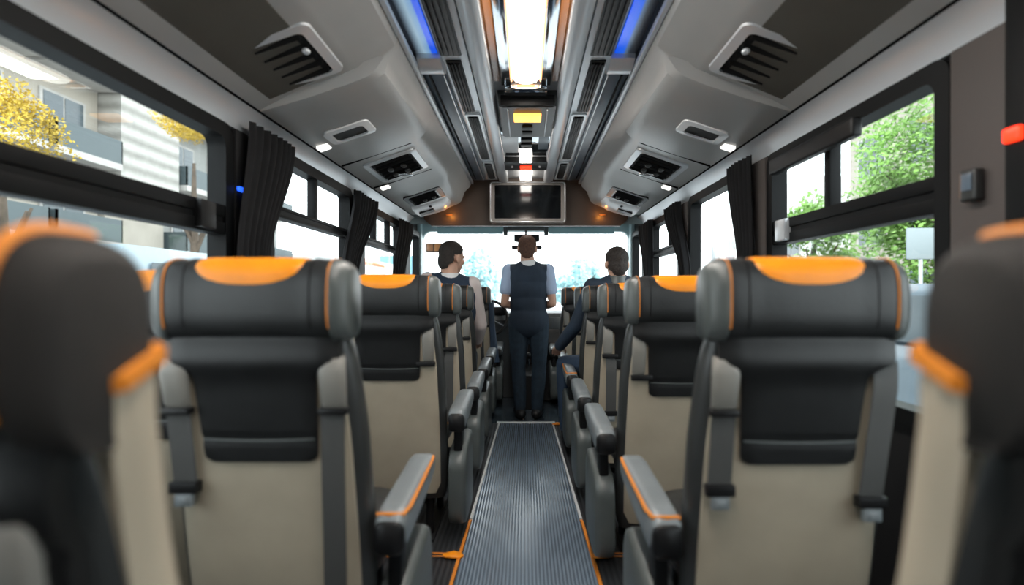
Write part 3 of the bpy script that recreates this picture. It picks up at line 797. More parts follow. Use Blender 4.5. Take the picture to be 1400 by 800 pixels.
    prof = [(y, z + (.05*(y-.11)/.39 if z > .25 else 0)) for y, z in prof]
    for x, k in ((.262, .90), (.268, .98), (.285, 1), (.325, 1), (.342, .97), (.348, .90)):
        rings.append([(A*x, .305+(y-.305)*k, .26+(z-.26)*k) for y, z in prof])
    loft(bm, rings); finish('side_cover', bm, M['bolster'], root, 50)
    bm = bmesh.new(); box(bm, min(A*.285, A*.325), max(A*.285, A*.325), .16, .24, .40, .58, .01); finish('armrest_post', bm, M['black'], root)
    # pedestal frame
    bm = bmesh.new(); box(bm, -.20, .20, .18, .56, .36, .41, .01); finish('seat_frame', bm, M['black'], root)
    for x in (-.16, .16):
        bm = bmesh.new(); tube(bm, [(x, .24, .37), (x, .22, .012)], .02, 10); tube(bm, [(x, .50, .37), (x, .54, .012)], .02, 10)
        box(bm, x-.03, x+.03, .14, .62, 0, .016, .004)
        finish('leg', bm, M['black'], root)
    bm = bmesh.new(); box(bm, -.16, .16, .36, .40, .10, .15, .01); finish('crossbar', bm, M['black'], root)
    return root

def near_panels(root, A):
    """beige flank with an orange edge on the aisle side of the nearest seats"""
    bm = bmesh.new(); rings = []
    for z in [.22+.93*i/20 for i in range(21)]:
        k = min(1, max(0, (z-.80)/.2)); k = k*k*(3-2*k)
        hw = (back_hw(z)-.008)*(1-k) + .230*k; y0 = rear_y(z)
        ya, yb = y0+.030, y0+.098
        row = [(A*(hw-.03), ya+.004), (A*(hw+.004), ya), (A*(hw+.012), ya+.02), (A*(hw+.014), ya*.5+yb*.5), (A*(hw+.008), yb-.012), (A*(hw-.03), yb)]
        rings.append([(x, y, z) for x, y in row])
    loft(bm, rings); p = finish('side_panel', bm, M['beige'], root, 60)
    bm = bmesh.new()
    loft(bm, [[(A*(hw_+a_), y, z+dz) for a_, dz in ((-.02, -.007), (.0155, -.007), (.0155, .008), (-.02, .008))] for hw_, y, z in ((.215, .044, 1.146), (.231, .050, 1.148), (.232, .102, 1.170), (.215, .112, 1.174))])
    finish('orange_edge', bm, M['orangetrim'], p)

def belt(root, x, z1, z0, holder=True, x0=None, buckle=True, side=1):
    x0 = x if x0 is None else x0
    bm = bmesh.new(); hw = .029
    rings = []
    for i in range(11):
        t_ = i/10; z = z1 + (z0-z1)*t_; xx = x + (x0-x)*t_; y = rear_y(z) - .020 + .014*max(0, 1-t_*6)
        rings.append([(xx-hw, y, z), (xx+hw, y, z), (xx+hw, y+.004, z), (xx-hw, y+.004, z)])
    loft(bm, rings); b = finish('seat_belt', bm, M['belt'], root, 30)
    if holder:
        bm = bmesh.new(); rings = []
        for z, hw2, dy in ((1.062, .024, .0), (1.055, .030, -.016), (1.02, .033, -.026), (.945, .030, -.024), (.935, .028, -.016)):
            rings.append([(x+u, rear_y(z)+dy+.008+v, z) for u, v in srect(hw2, .014, 3, 16)])
        loft(bm, rings); finish('belt_holder', bm, M['belthold'], b, 60)
        bm = bmesh.new(); box(bm, x-.036, x+.034, rear_y(.93)-.034, rear_y(.93)-.004, .921, .938, .005); finish('belt_clip', bm, M['black'], b)
    if buckle:
        bm = bmesh.new(); y = rear_y(z0)-.028
        box(bm, x0-.036, x0+.036, y-.006, y+.022, z0-.02, z0+.008, .005)
        finish('buckle', bm, M['black'], b)
        bm = bmesh.new(); box(bm, x0-.022, x0+.022, y-.004, y+.014, z0-.052, z0-.018, .005); box(bm, x0-.012, x0+.012, y-.009, y, z0-.044, z0-.028, .003)
        finish('buckle_tongue', bm, M['armgrey'], b)

def small_clip(root, A):
    bm = bmesh.new(); rings = []
    for z, hw2, dy in ((1.052, .018, .0), (1.045, .026, -.010), (.98, .028, -.014), (.90, .026, -.012), (.885, .02, -.004)):
        rings.append([(A*.185+u, rear_y(z)+dy+.006+v, z) for u, v in srect(hw2, .010, 3, 16)])
    loft(bm, rings); f = finish('belt_holder', bm, M['belthold'], root, 60)
    bm = bmesh.new(); box(bm, min(A*.13, A*.215), max(A*.13, A*.215), rear_y(.885)-.026, rear_y(.885)+.004, .868, .89, .005); finish('belt_clip', bm, M['black'], f)

def seat_label(x): return x
GL, GR = 'aisle seats left of the aisle', 'aisle seats right of the aisle'
CX = .637
protoL = build_seat('', 1); protoR = build_seat('', -1)
baseL, baseR = protoL, protoR
trimL = build_seat('', 1, trim=True); trimR = build_seat('', -1, trim=True)
seats = {}
def place(key, proto, x, y, label, group, clip=True, A=1, rz=0):
    o = copy_tree(proto); o.location = (x, y+.025, 0); o['label'] = label; o['group'] = group
    o.rotation_euler.z = rz
    if clip: small_clip(o, A)
    seats[key] = o; return o
o = place('L1', trimL, -CX-.003, 1.20, 'grey and beige coach seat left of the aisle with two hanging belts, second from camera', GL, False)
o.scale = (.965, 1, 1); belt(o, -.192, 1.05, .745); belt(o, .192, 1.05, .40, x0=.165, buckle=True)
o = place('R1', trimR, CX+.01, 1.18, 'grey and beige coach seat right of the aisle with two hanging belts, second from camera', GR, False)
o.scale = (.965, 1, 1); belt(o, -.192, 1.05, .745); belt(o, .195, 1.05, .715, holder=False, x0=.185)
place('L2', baseL, -CX, 2.38, 'coach seat left of the aisle directly ahead of the left seat with hanging belts', GL)
place('L3', baseL, -CX, 3.17, 'third coach seat ahead along the left aisle, a slice of orange pad showing', GL)
belt(seats['L3'], .165, .87, .40, holder=False, x0=.150, buckle=False)
place('L4', baseL, -CX, 3.95, 'coach seat of the left passenger in navy vest and pale shirt', GL)
place('L5', baseL, -CX-.005, 4.75, 'coach seat beside the standing man on the left, last but one', GL)
place('L6', baseL, -.596, 5.36, 'front-most coach seat on the left, behind the steering wheel', GL)
place('R2', baseR, CX, 2.05, 'coach seat right of the aisle directly ahead of the right seat with hanging belts', GR, A=-1)
place('R3', baseR, CX, 2.85, 'third coach seat ahead along the right aisle, a slice of orange pad showing', GR, A=-1)
belt(seats['R3'], -.165, .87, .55, holder=False, x0=-.160)
place('R4', trimR, CX, 3.65, 'coach seat of the right passenger in dark jacket, orange trim on its armrest', GR, A=-1)
place('R5', baseR, CX+.010, 4.38, 'coach seat right of the aisle just ahead of the right passenger', GR, A=-1)
place('R6', baseR, .599, 5.36, 'front-most coach seat on the right, partly behind the passenger\'s knee', GR, A=-1)
o = place('LW', baseL, -1.088, 1.44, 'coach seat against the left windows, only its orange-piped edge showing', 'window seats', False)
o.scale = (.79, 1, .985)
for ch in list(o.children):
    if ch.name.startswith(('armrest', 'side_cover')):
        for g_ in list(ch.children): bpy.data.objects.remove(g_)
        bpy.data.objects.remove(ch)
def near_seat(key, proto_fn, x, y, label, A, rz):
    o = build_seat(label, A, near=True); o['group'] = 'nearest seats'
    near_panels(o, A); belt(o, A*.165, 1.02, .70); o.location = (x, y, 0); o.rotation_euler.z = rz; o.scale = (1, 1, .980); seats[key] = o
near_seat('L0', None, -.617, .44, 'nearest coach seat at the left edge, dark headrest with orange piping and beige flank', 1, 0)
near_seat('R0', None, .642, .44, 'nearest coach seat at the right edge, dark headrest with orange edge and beige flank', -1, 0)
def kill(o):
    for c in list(o.children): kill(c)
    bpy.data.objects.remove(o)
kill(protoL); kill(protoR); kill(trimL); kill(trimR)

for k_, z_ in (('R2', .988), ('L3', .980), ('R3', .977), ('L4', .980), ('R4', .975), ('L5', .982), ('R5', .978), ('L6', .985), ('R6', .98)):
    seats[k_].scale.z = z_
# floor tie-down brackets
def tie(x, y, s, label):
    t = thing('floor_bracket', label, 'bracket', (x, y, .004), 'orange floor brackets')
    bm = bmesh.new(); rings = []
    for xx, hw, h in ((-.045, .010, .008), (-.03, .024, .014), (.0, .030, .020), (.03, .022, .016), (.05, .010, .010)):
        rings.append([(s*xx, u, .001+h/2+v) for u, v in srect(hw, h/2, 2.6, 14)])
    loft(bm, rings); finish('pad', bm, M['orange'], t, 60)
    bm = bmesh.new()
    for yy in (-.012, .014): tube(bm, [(s*.04, yy, .010), (s*.30, yy*1.4, .010)], .004, 6)
    finish('rod', bm, M['orangetrim'], t)
tie(-.33, 2.40, -1, 'orange floor bracket on the left edge of the aisle mat')
tie(.345, 2.40, 1, 'orange floor bracket on the right edge of the aisle mat near the camera')
tie(.285, 4.80, 1, 'small orange bracket at the far right end of the aisle mat')

# ------------------------------------------------------------------ people
def hand(bm, wrist, direction, palm_n, side, curl=.5, sc=1.0):
    """palm with four fingers and a thumb; direction = along the hand, palm_n = palm normal, side = towards the thumb"""
    d = Vector(direction).normalized(); n_ = Vector(palm_n); n_ = (n_ - d*n_.dot(d)).normalized()
    u = d.cross(n_); 
    if u.dot(Vector(side)) < 0: u = -u
    w = Vector(wrist); R = Matrix((u, d, n_)).transposed()
    ell(bm, w + d*.048*sc, (.041*sc, .055*sc, .017*sc), R)
    for k, (off, ln) in enumerate(((.030, .070), (.010, .078), (-.011, .072), (-.031, .056))):
        p = w + d*.088*sc + u*off*sc; pts = [w + d*.05*sc + u*off*.8*sc, p]; dd = d.copy()
        for j in range(3):
            ang = curl*(.5+.35*j)
            dd = (d*math.cos(ang) + n_*math.sin(ang)).normalized()
            pts.append(pts[-1] + dd*ln*sc*(.42, .32, .26)[j])
        chain(bm, pts, [.009*sc, .0092*sc, .0088*sc, .0082*sc, .0074*sc], 10)
    p0 = w + d*.018*sc + u*.026*sc
    t1 = p0 + (d*.6+u*.75+n_*.25).normalized()*.042*sc; t2 = t1 + (d*.9+u*.25+n_*.35).normalized()*.030*sc; t3 = t2 + (d+n_*.4).normalized()*.022*sc
    chain(bm, [p0, t1, t2, t3], [.0125*sc, .011*sc, .0098*sc, .0085*sc], 10)

def person(label, loc, J, head, yaw, tilt, sc, mats, seated, jacket=False, hs=1.0, bulk=0.0):
    """J: joints in world space; head: centre of the head; the figure is one continuous skin mesh with clothes as children"""
    root = thing('person', label, 'person', loc)
    V = {k: Vector(v) for k, v in J.items()}
    hc = Vector(head); H = Matrix.Rotation(yaw, 3, 'Z') @ Matrix.Rotation(tilt, 3, 'X')
    hk = sc*hs
    hp = lambda x, y, z: hc + H @ Vector((x*hk, y*hk, z*hk))
    S = lambda *a: tuple(v*sc for v in a)
    SH = lambda *a: tuple(v*hk for v in a)
    def torso(bm, g=0.0, vest=False):
        g0 = g; g = g + bulk
        c = (V['shl']+V['shr'])/2; p = (V['hipl']+V['hipr'])/2; up = (c-p)
        across = (V['shr']-V['shl']).normalized(); fw = Vector((0, 0, 1)).cross(across).normalized(); R = Matrix((across, fw, up.normalized())).transposed()
        at = lambda f, o=0: p + up*f + fw*o
        ell(bm, at(.86, .005), S((.172 if vest else .165)+g, .105+g, .12+g), R); ell(bm, at(.66, .01), S(.168+g, .115+g, .16+g), R)
        ell(bm, at(.38, .01), S(.150+g, .108+g, .16+g), R); ell(bm, at(.08, 0), S(.165+g, .118+g, .14+g), R)
        i_ = across*.012*sc if vest else across*0
        cap_seg(bm, V['shl']+i_, (.050+g0)*sc, V['shr']-i_, (.050+g0)*sc)
        nb = V['neck']
        cap_seg(bm, V['shl']*.72+V['shr']*.28 + Vector((0, 0, .012)), (.052+g0)*sc, nb - Vector((0, 0, .022)), (.050+g0)*sc)
        cap_seg(bm, V['shr']*.72+V['shl']*.28 + Vector((0, 0, .012)), (.052+g0)*sc, nb - Vector((0, 0, .022)), (.050+g0)*sc)
    def arms(bm, g=0.0, frac=None, only='lr'):
        for q in only:
            a, b, c = V['sh'+q], V['el'+q], V['wr'+q]
            if frac is not None and frac <= 1:
                e = a + (b-a)*frac; chain(bm, [a, a+(e-a)*.5, e], [(.052+g)*sc, (.050+g)*sc, (.050+g)*sc])
            else:
                m = b + (c-b)*.3
                pts, rs = [a, a+(b-a)*.5, b, m], [(.056+g)*sc, (.048+g)*sc, (.039+g)*sc, (.040+g)*sc]
                pts.append(c if frac is None else b+(c-b)*.92); rs.append((.027 if frac is None else .032)*sc+g)
                chain(bm, pts, rs)
    def legs(bm, g=0.0, end=1.0):
        for q in ('l', 'r'):
            a, b, c = V['hip'+q], V['kn'+q], V['an'+q]
            m = b+(c-b)*.32; e = b+(c-b)*end
            chain(bm, [a, a+(b-a)*.5, b, m, e], [(.088+g)*sc, (.076+g)*sc, (.056+g)*sc, (.056+g)*sc, (.038+g*1.2)*sc])
    # one continuous body
    bm = bmesh.new(); torso(bm); arms(bm); legs(bm)
    cap_seg(bm, V['neck']-Vector((0, 0, .04)), .066*hk, hp(0, -.018, -.075), .062*hk)
    ell(bm, hp(0, -.008, .028), SH(.076, .096, .086), H); ell(bm, hp(0, .02, -.035), SH(.062, .075, .078), H)
    ell(bm, hp(0, .062, -.085), SH(.030, .026, .022), H); ell(bm, hp(0, .088, .02), SH(.05, .012, .016), H)
    cap_seg(bm, hp(0, .094, .012), .009*hk, hp(0, .112, -.022), .014*hk)
    for a in (-1, 1):
        ell(bm, hp(a*.078, -.012, -.008), SH(.012, .022, .033), H)
        ell(bm, hp(a*.013, .1, -.026), SH(.010, .010, .008), H); ell(bm, hp(a*.045, .062, -.022), SH(.02, .02, .018), H)
    for q, sd in (('l', 1), ('r', -1)):
        w = V['wr'+q]; d = (w - V['el'+q]).normalized()
        hand(bm, w, V.get('hd'+q, d), V.get('hn'+q, (0, 0, -1)), (sd, .3, .3), .55, sc)
        an = V['an'+q]; cap_seg(bm, an, .038*sc, an+Vector((0, .14*sc, -.04*sc)), .032*sc)
    body = remeshed('body', bm, M['skin'], root, .0058, 4)
    def child(nm, bm, m, vox=.008, sm=5): return remeshed(nm, bm, m, root, vox, sm)
    # trousers
    bm = bmesh.new(); legs(bm, .014, .95); p = (V['hipl']+V['hipr'])/2; c = (V['shl']+V['shr'])/2
    across = (V['shr']-V['shl']).normalized(); fw = Vector((0, 0, 1)).cross(across).normalized(); R = Matrix((across, fw, (c-p).normalized())).transposed()
    ell(bm, p+Vector((0, 0, .03)), S(.176+bulk*.6, .132+bulk*.5, .15), R); child('trousers', bm, M[mats['trousers']])
    # upper garment
    if jacket:
        bm = bmesh.new(); torso(bm, .016); arms(bm, .014, 2.0); child('jacket', bm, M[mats['top']], .008, 10)
    else:
        for q_ in ('l', 'r'):
            bm = bmesh.new(); arms(bm, .013, mats.get('sleeve', .62), q_); child('shirt_sleeve', bm, M[mats['shirt']])
        bm = bmesh.new(); torso(bm, .014, vest=True)
        child('vest', bm, M[mats['top']], .008, 16)
    # collar
    bm = bmesh.new(); nk = V['neck']
    ax = (hp(0, -.018, -.075) - (nk-Vector((0, 0, .04)))).normalized()
    tube(bm, [nk+ax*(-.06*sc), nk+ax*(-.02*sc), nk+ax*.010*sc], [.090*hk, .077*hk, .072*hk], 22)
    o = finish('collar', bm, M[mats['collar']], root); o.location = -Vector(loc)
    # shoes
    for q in ('l', 'r'):
        an = V['an'+q]; bm = bmesh.new()
        t_ = V.get('toe'+q, Vector((0, 1, 0))); t_ = Vector((t_.x, t_.y, 0)).normalized()
        chain(bm, [an-t_*.035+Vector((0, 0, -.035)), an+t_*.06+Vector((0, 0, -.038)), an+t_*.17+Vector((0, 0, -.046))], [.047, .044, .036])
        box(bm, 0, 0.001, 0, 0.001, 0, .001)
        chain(bm, [an+Vector((0, 0, .02)), an+Vector((0, 0, -.03))], [.048, .05])
        o = child('shoe', bm, M['shoe'], .007)
        for v in o.data.vertices: v.co.z = max(v.co.z, .003)
    # hair cap
    bm = bmesh.new()
    ell(bm, (0, -.011, .036), (.083, .098, .088), None, 40, 30); ell(bm, (0, -.034, -.026), (.074, .076, .088), None, 32, 24)
    me = bpy.data.meshes.new('t'); bm.to_mesh(me); bm.free(); tmp = bpy.data.objects.new('t', me); col.objects.link(tmp)
    md = tmp.modifiers.new('r', 'REMESH'); md.mode = 'VOXEL'; md.voxel_size = .006
    sm_ = tmp.modifiers.new('s', 'SMOOTH'); sm_.iterations = 3
    dg = bpy.context.evaluated_depsgraph_get(); dg.update(); me2 = bpy.data.meshes.new_from_object(tmp.evaluated_get(dg))
    bpy.data.objects.remove(tmp); bpy.data.meshes.remove(me)
    bm = bmesh.new(); bm.from_mesh(me2); bpy.data.meshes.remove(me2)
    rnd = random.Random(len(label))
    kill_v = [v for v in bm.verts if (v.co.y > .055 and v.co.z < .075) or (v.co.y > -.012 and v.co.z < .018 + .9*max(0, v.co.y)) or (v.co.z < -.094 + .75*max(0, abs(v.co.x)-.028)) or (-.075 < v.co.y <= -.012 and v.co.z < -(-.012-v.co.y)*1.05+.002) or (abs(v.co.x) > .06 and v.co.y > -.045 and v.co.z < .012)]
    bmesh.ops.delete(bm, geom=kill_v, context='VERTS')
    for v in bm.verts: v.co += v.normal*rnd.uniform(-.0012, .0022)
    bmesh.ops.transform(bm, matrix=Matrix.Translation(hc) @ H.to_4x4() @ Matrix.Scale(hk, 4), verts=bm.verts)
    o = finish('hair', bm, M[mats['hair']], root, 180); o.location = -Vector(loc)
    # eyes and mouth
    for a in (-1, 1):
        bm = bmesh.new(); ell(bm, hp(a*.031, .080, .0), SH(.0115, .010, .0085), H, 14, 10); o = finish('eye', bm, M['eye'], root); o.location = -Vector(loc)
    bm = bmesh.new(); ell(bm, hp(0, .092, -.055), SH(.024, .007, .007), H, 14, 10); o = finish('mouth', bm, M['lip'], root); o.location = -Vector(loc)
    return root

PY = 5.08
standing = person('man standing in the aisle, back turned, navy vest over light blue shirt', (.03, PY, 0),
    dict(neck=(.02, PY, 1.510), shl=(-.165, PY, 1.425), shr=(.215, PY, 1.425), ell=(-.205, PY-.03, 1.105), elr=(.255, PY-.03, 1.105),
         wrl=(-.09, PY+.19, 1.06), wrr=(.14, PY+.19, 1.06), hdl=(.8, .55, .1), hdr=(-.8, .55, .1), hnl=(0, -.2, -1), hnr=(0, -.2, -1),
         hipl=(-.070, PY, .90), hipr=(.125, PY, .90), knl=(-.072, PY+.015, .49), knr=(.128, PY+.015, .49), anl=(-.052, PY-.01, .085), anr=(.105, PY-.01, .085),
         toel=(-.25, 1, 0), toer=(.25, 1, 0)),
    (.012, PY+.02, 1.632), 0.0, -.06, 1.0, dict(trousers='jean', top='navy', shirt='shirtblue', collar='white', hair='hairbrown', sleeve=.60), False, hs=1.09, bulk=.020)
LY = 4.24
left_p = person('seated man on the left with navy vest over pale shirt, head turned right', (-.60, LY, 0),
    dict(neck=(-.615, LY+.0, 1.350), shl=(-.785, LY-.02, 1.305), shr=(-.435, LY+.02, 1.272), ell=(-.86, LY+.06, .96), elr=(-.375, LY+.12, .94),
         wrl=(-.72, LY+.29, .80), wrr=(-.42, LY+.33, .79), hdl=(.1, 1, -.3), hdr=(-.1, 1, -.3), hipl=(-.70, LY+.0, .66), hipr=(-.53, LY+.0, .66),
         knl=(-.74, LY+.41, .66), knr=(-.50, LY+.41, .66), anl=(-.74, LY+.34, .09), anr=(-.50, LY+.34, .09)),
    (-.600, LY+.03, 1.490), -.62, -.12, 1.04, dict(trousers='jean', top='navyb', shirt='shirtpink', collar='white', hair='hairdark', sleeve=2.0), True, hs=1.08, bulk=.024)
RY = 3.93
right_p = person('seated man on the right in a dark navy jacket, grey collar and short dark hair', (.66, RY, 0),
    dict(neck=(.680, RY, 1.325), shl=(.50, RY, 1.252), shr=(.86, RY, 1.252), ell=(.375, RY+.06, .955), elr=(.95, RY+.1, .94),
         wrl=(.262, RY+.27, .775), wrr=(.78, RY+.31, .78), hdl=(-.1, 1, -.35), hdr=(-.1, 1, -.3), hipl=(.56, RY+.02, .65), hipr=(.74, RY+.02, .65),
         knl=(.315, RY+.34, .63), knr=(.74, RY+.36, .65), anl=(.33, RY+.36, .09), anr=(.74, RY+.34, .09)),
    (.680, RY+.02, 1.425), .05, -.05, 1.0, dict(trousers='navyb', top='navy', shirt='navy', collar='bolster', hair='hairdark'), True, jacket=True, hs=1.04, bulk=.012)

# navy jacket hung over the front left seat
bm = bmesh.new(); g = []
for i in range(25):
    t_ = i/24; z = 1.10 - .62*t_; row = []
    for j in range(25):
        u = j/24; x = -.375 + .10*math.sin(PI*min(1, u*1.15))*(.45+.55*t_) ; y = 5.34 + .24*u + .02*math.sin(6*u+3*t_)
        x += .012*math.sin(9*u+2*t_)
        row.append(bm.verts.new((x, y, z + .02*math.sin(5*u))))
    g.append(row)
for a, b in zip(g, g[1:]):
    for j in range(24): bm.faces.new((a[j], a[j+1], b[j+1], b[j]))
bmesh.ops.solidify(bm, geom=bm.faces[:], thickness=.012)
tag(finish('jacket', bm, M['navyb'], smooth=80), 'navy jacket hanging over the aisle side of the front left seat', 'jacket')

# ------------------------------------------------------------------ outside
GZ = -.65
M['asphalt'] = mat('street asphalt', (.34, .34, .34), .9, var=.15, scale=.5)
M['pave'] = mat('pale pavement', (.42, .41, .39), .9, var=.1, scale=1)
M['stone'] = mat('cream stone facade', (.36, .325, .275), .9, var=.08, scale=1.2)
M['stone2'] = mat('grey stone facade', (.27, .27, .255), .9, var=.08, scale=1.2)
M['slab'] = mat('balcony concrete', (.42, .40, .375), .9, var=.1, scale=2)
M['balc'] = mat('balcony railing panel', (.06, .08, .085), .5)
M['dwin'] = mat('dark window pane', (.07, .09, .10), .15)
M['pale'] = mat('pale plaster', (.80, .80, .78), .9)
M['teal'] = mat('blue glass cladding', (.20, .38, .46), .3)
M['redaw'] = mat('red orange awning', (.80, .16, .05), .7)
M['leafg'] = mat('green leaves', (.20, .36, .075), .7, var=.6, scale=.9)
M['leafd'] = mat('deep green leaves', (.10, .19, .05), .7, var=.5, scale=.9)
M['leafy'] = mat('yellow leaves', (.50, .34, .035), .7, var=.5, scale=1.2)
M['leafp'] = mat('hazy pale leaves', (.56, .80, .82), .9, var=.15, scale=.5)  # haze ahead is put into the pale leaf colour
M['trunk'] = mat('bark', (.10, .075, .055), .9, var=.3, scale=6)
M['carw'] = mat('pale car paint', (.30, .37, .41), .2, coat=.5)
M['cargrey'] = mat('silver car paint', (.15, .19, .22), .2, .2, coat=.5)
M['signw'] = mat('blank white sign', (.30, .34, .35), .6)
M['paneling'] = ribbed_mat('panelled pale facade', (.30, .285, .255), (.52, .50, .46), 1.7, .85, axis=2)
bm = bmesh.new(); box(bm, -60, 60, -20, 120, GZ-.1, GZ); struct(finish('ground', bm, M['asphalt'], smooth=0))
bm = bmesh.new(); box(bm, -9.9, -6.6, -5, 60, GZ, GZ+.12); struct(finish('pavement_left', bm, M['pave'], smooth=0))
bm = bmesh.new(); box(bm, 5.7, 12, -5, 60, GZ, GZ+.12); struct(finish('pavement_right', bm, M['pave'], smooth=0))

def facade(label, s, x, y0, y1, h, m, floors, bays, balc=True, depth=5, group='buildings along the street', z_first=GZ, bd=1.1):
    t = thing('apartment_building', label, 'building', (s*x, (y0+y1)/2, GZ), group)
    off = -Vector(t.location)
    def add(nm, bm, mm, p=None):
        o = finish(nm, bm, mm, p or t, 0)
        if not p: o.location = off
        return o
    bm = bmesh.new(); a, b = sorted((s*x, s*(x+depth))); box(bm, a, b, y0, y1, GZ, GZ+h); add('wall', bm, m)
    bw = (y1-y0)/bays
    for f in range(floors):
        zb = GZ + 3.1*f + 1.0
        for k in range(bays):
            yc = y0 + bw*(k+.5)
            bm = bmesh.new(); a, b = sorted((s*(x-.06), s*(x+.1))); box(bm, a, b, yc-bw*.30, yc+bw*.30, zb-.1, zb+1.9); w = add('window', bm, M['slab'])
            bm = bmesh.new(); a, b = sorted((s*(x-.08), s*(x))); box(bm, a, b, yc-bw*.26, yc-.04, zb, zb+1.8); box(bm, a, b, yc+.04, yc+bw*.26, zb, zb+1.8); add('pane', bm, M['dwin'], w)
            if balc and f > 0:
                bm = bmesh.new(); a, b = sorted((s*(x-bd), s*x)); box(bm, a, b, yc-bw*.46, yc+bw*.46, zb-.55, zb-.30); w = add('balcony', bm, M['slab'])
                bm = bmesh.new(); a, b = sorted((s*(x-bd), s*(x-bd+.06))); box(bm, a, b, yc-bw*.46, yc+bw*.46, zb-.30, zb+.6)
                for yy in (yc-bw*.46, yc+bw*.46-.06): 
                    a2, b2 = sorted((s*(x-bd), s*x)); box(bm, a2, b2, yy, yy+.06, zb-.30, zb+.6)
                add('balcony_railing', bm, M['balc'], w)
    return t
facade('cream apartment building with deep balconies outside the largest left window', -1, 17.0, 5.0, 20.9, 26, M['stone'], 8, 5)
t = thing('panelled_block', 'pale panelled building block between the balconies on the left', 'building', (-18.4, 22.7, GZ), 'buildings along the street')
bm = bmesh.new(); box(bm, -2, 2.3, -1.75, 1.75, 6.3, 19); finish('upper_block', bm, M['paneling'], t, 0)
bm = bmesh.new(); box(bm, -1.9, 1.6, -1.7, 1.7, 0, 6.3); finish('lower_block', bm, M['stone'], t, 0)
bm = bmesh.new(); box(bm, -2, 2.4, -1.75, 1.75, 6.05, 6.35); finish('ledge', bm, M['slab'], t, 0)
facade('grey apartment building with balconies beyond the pale panelled block', -1, 17.0, 24.6, 36, 15, M['stone2'], 5, 4)
facade('low white building with a red awning seen through the middle left window', -1, 13.0, 37, 52, 4.6, M['pale'], 1, 4, balc=False)
bm = bmesh.new(); profile_y(bm, [(-12.85, 3.9), (-11.5, 3.4), (-11.5, 3.2), (-12.85, 3.7)], 38, 43); tag(finish('awning', bm, M['redaw'], smooth=0), 'red-orange awning on the low white building', 'awning')
bm = bmesh.new(); box(bm, -15, -11, 54, 60, GZ, 5.0); tag(finish('glass_building', bm, M['teal'], smooth=0), 'small blue glass clad building far ahead on the left', 'building')
facade('beige building behind the green trees on the right', 1, 16.0, 6.0, 26, 11, M['stone'], 3, 6, balc=False)
facade('pale beige building farther ahead on the right', 1, 16.0, 30, 46, 8.5, M['pale'], 2, 5, balc=False)

def tree(label, x, y, h, rx, rz, m, nleaf, size, seed, trunk=True, group='street trees', name='street_tree', cz=None):
    rnd = random.Random(seed)
    t = thing(name, label, 'tree', (x, y, GZ), group)
    if trunk:
        bm = bmesh.new(); tube(bm, [(0, 0, 0), (.05, 0, h*.3), (-.03, .05, h*.55), (0, 0, h*.8)], [.16, .13, .10, .04], 10)
        for a in range(5):
            an = a*1.3; tube(bm, [(0, 0, h*.42+a*.1), (rx*.5*math.cos(an), rx*.5*math.sin(an), h*.62+a*.1)], [.06, .02], 6)
        finish('trunk', bm, M['trunk'], t)
    bm = bmesh.new(); cz = h-rz if cz is None else cz
    clumps = []
    for k in range(16):
        a = rnd.uniform(0, 2*PI); q = rnd.uniform(-1, 1); rr = math.sqrt(1-q*q)*rnd.uniform(.35, .75)
        clumps.append((Vector((rx*rr*math.cos(a), rx*rr*math.sin(a), cz+rz*q*.72)), rnd.uniform(.30, .50)))
    for k in range(nleaf):
        c, r = rnd.choice(clumps)
        v = Vector((rnd.gauss(0, 1), rnd.gauss(0, 1), rnd.gauss(0, 1))).normalized()*rnd.random()**.4
        p = c + Vector((v.x*r*rx, v.y*r*rx, v.z*r*rz))
        u = Vector((rnd.gauss(0, 1), rnd.gauss(0, 1), rnd.gauss(0, 1))).normalized(); w = u.orthogonal().normalized()
        s_ = size*rnd.uniform(.6, 1.3)
        bm.faces.new([bm.verts.new(p+q_) for q_ in (u*s_, w*s_*.55, -u*s_, -w*s_*.55)])
    finish('crown', bm, m, t, 0)
    return t
tree('yellow-leaved tree outside the near end of the largest left window', -7.6, 7.6, 4.9, .8, .75, M['leafy'], 4500, .028, 11)
tree('yellow-leaved tree outside the far end of the largest left window', -9.2, 14.6, 6.8, 1.2, .34, M['leafy'], 4500, .032, 12)
tree('bright green bushy tree filling the large right window', 8.4, 10.4, 6.6, 2.1, 2.7, M['leafg'], 20000, .062, 13)
tree('deep green tree behind the blank white sign', 8.6, 7.0, 3.4, 1.5, 1.6, M['leafd'], 9000, .075, 14)
tree('green and yellow tree at the far end of the large right window', 8.0, 14.6, 4.4, 1.3, 1.5, M['leafg'], 7000, .075, 15)
tree('small dark green tree low in the middle right window', 9.5, 24, 2.6, 1.2, 1.1, M['leafd'], 2200, .14, 16)
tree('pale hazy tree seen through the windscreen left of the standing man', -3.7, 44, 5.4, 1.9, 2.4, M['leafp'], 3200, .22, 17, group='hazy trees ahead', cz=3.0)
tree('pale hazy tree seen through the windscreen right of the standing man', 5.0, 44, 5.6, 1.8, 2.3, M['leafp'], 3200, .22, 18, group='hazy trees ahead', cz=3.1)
tree('lower pale hazy tree beside the standing man\'s right elbow', 3.4, 48, 3.6, 1.5, 1.4, M['leafp'], 2000, .20, 19, group='hazy trees ahead', cz=2.2)

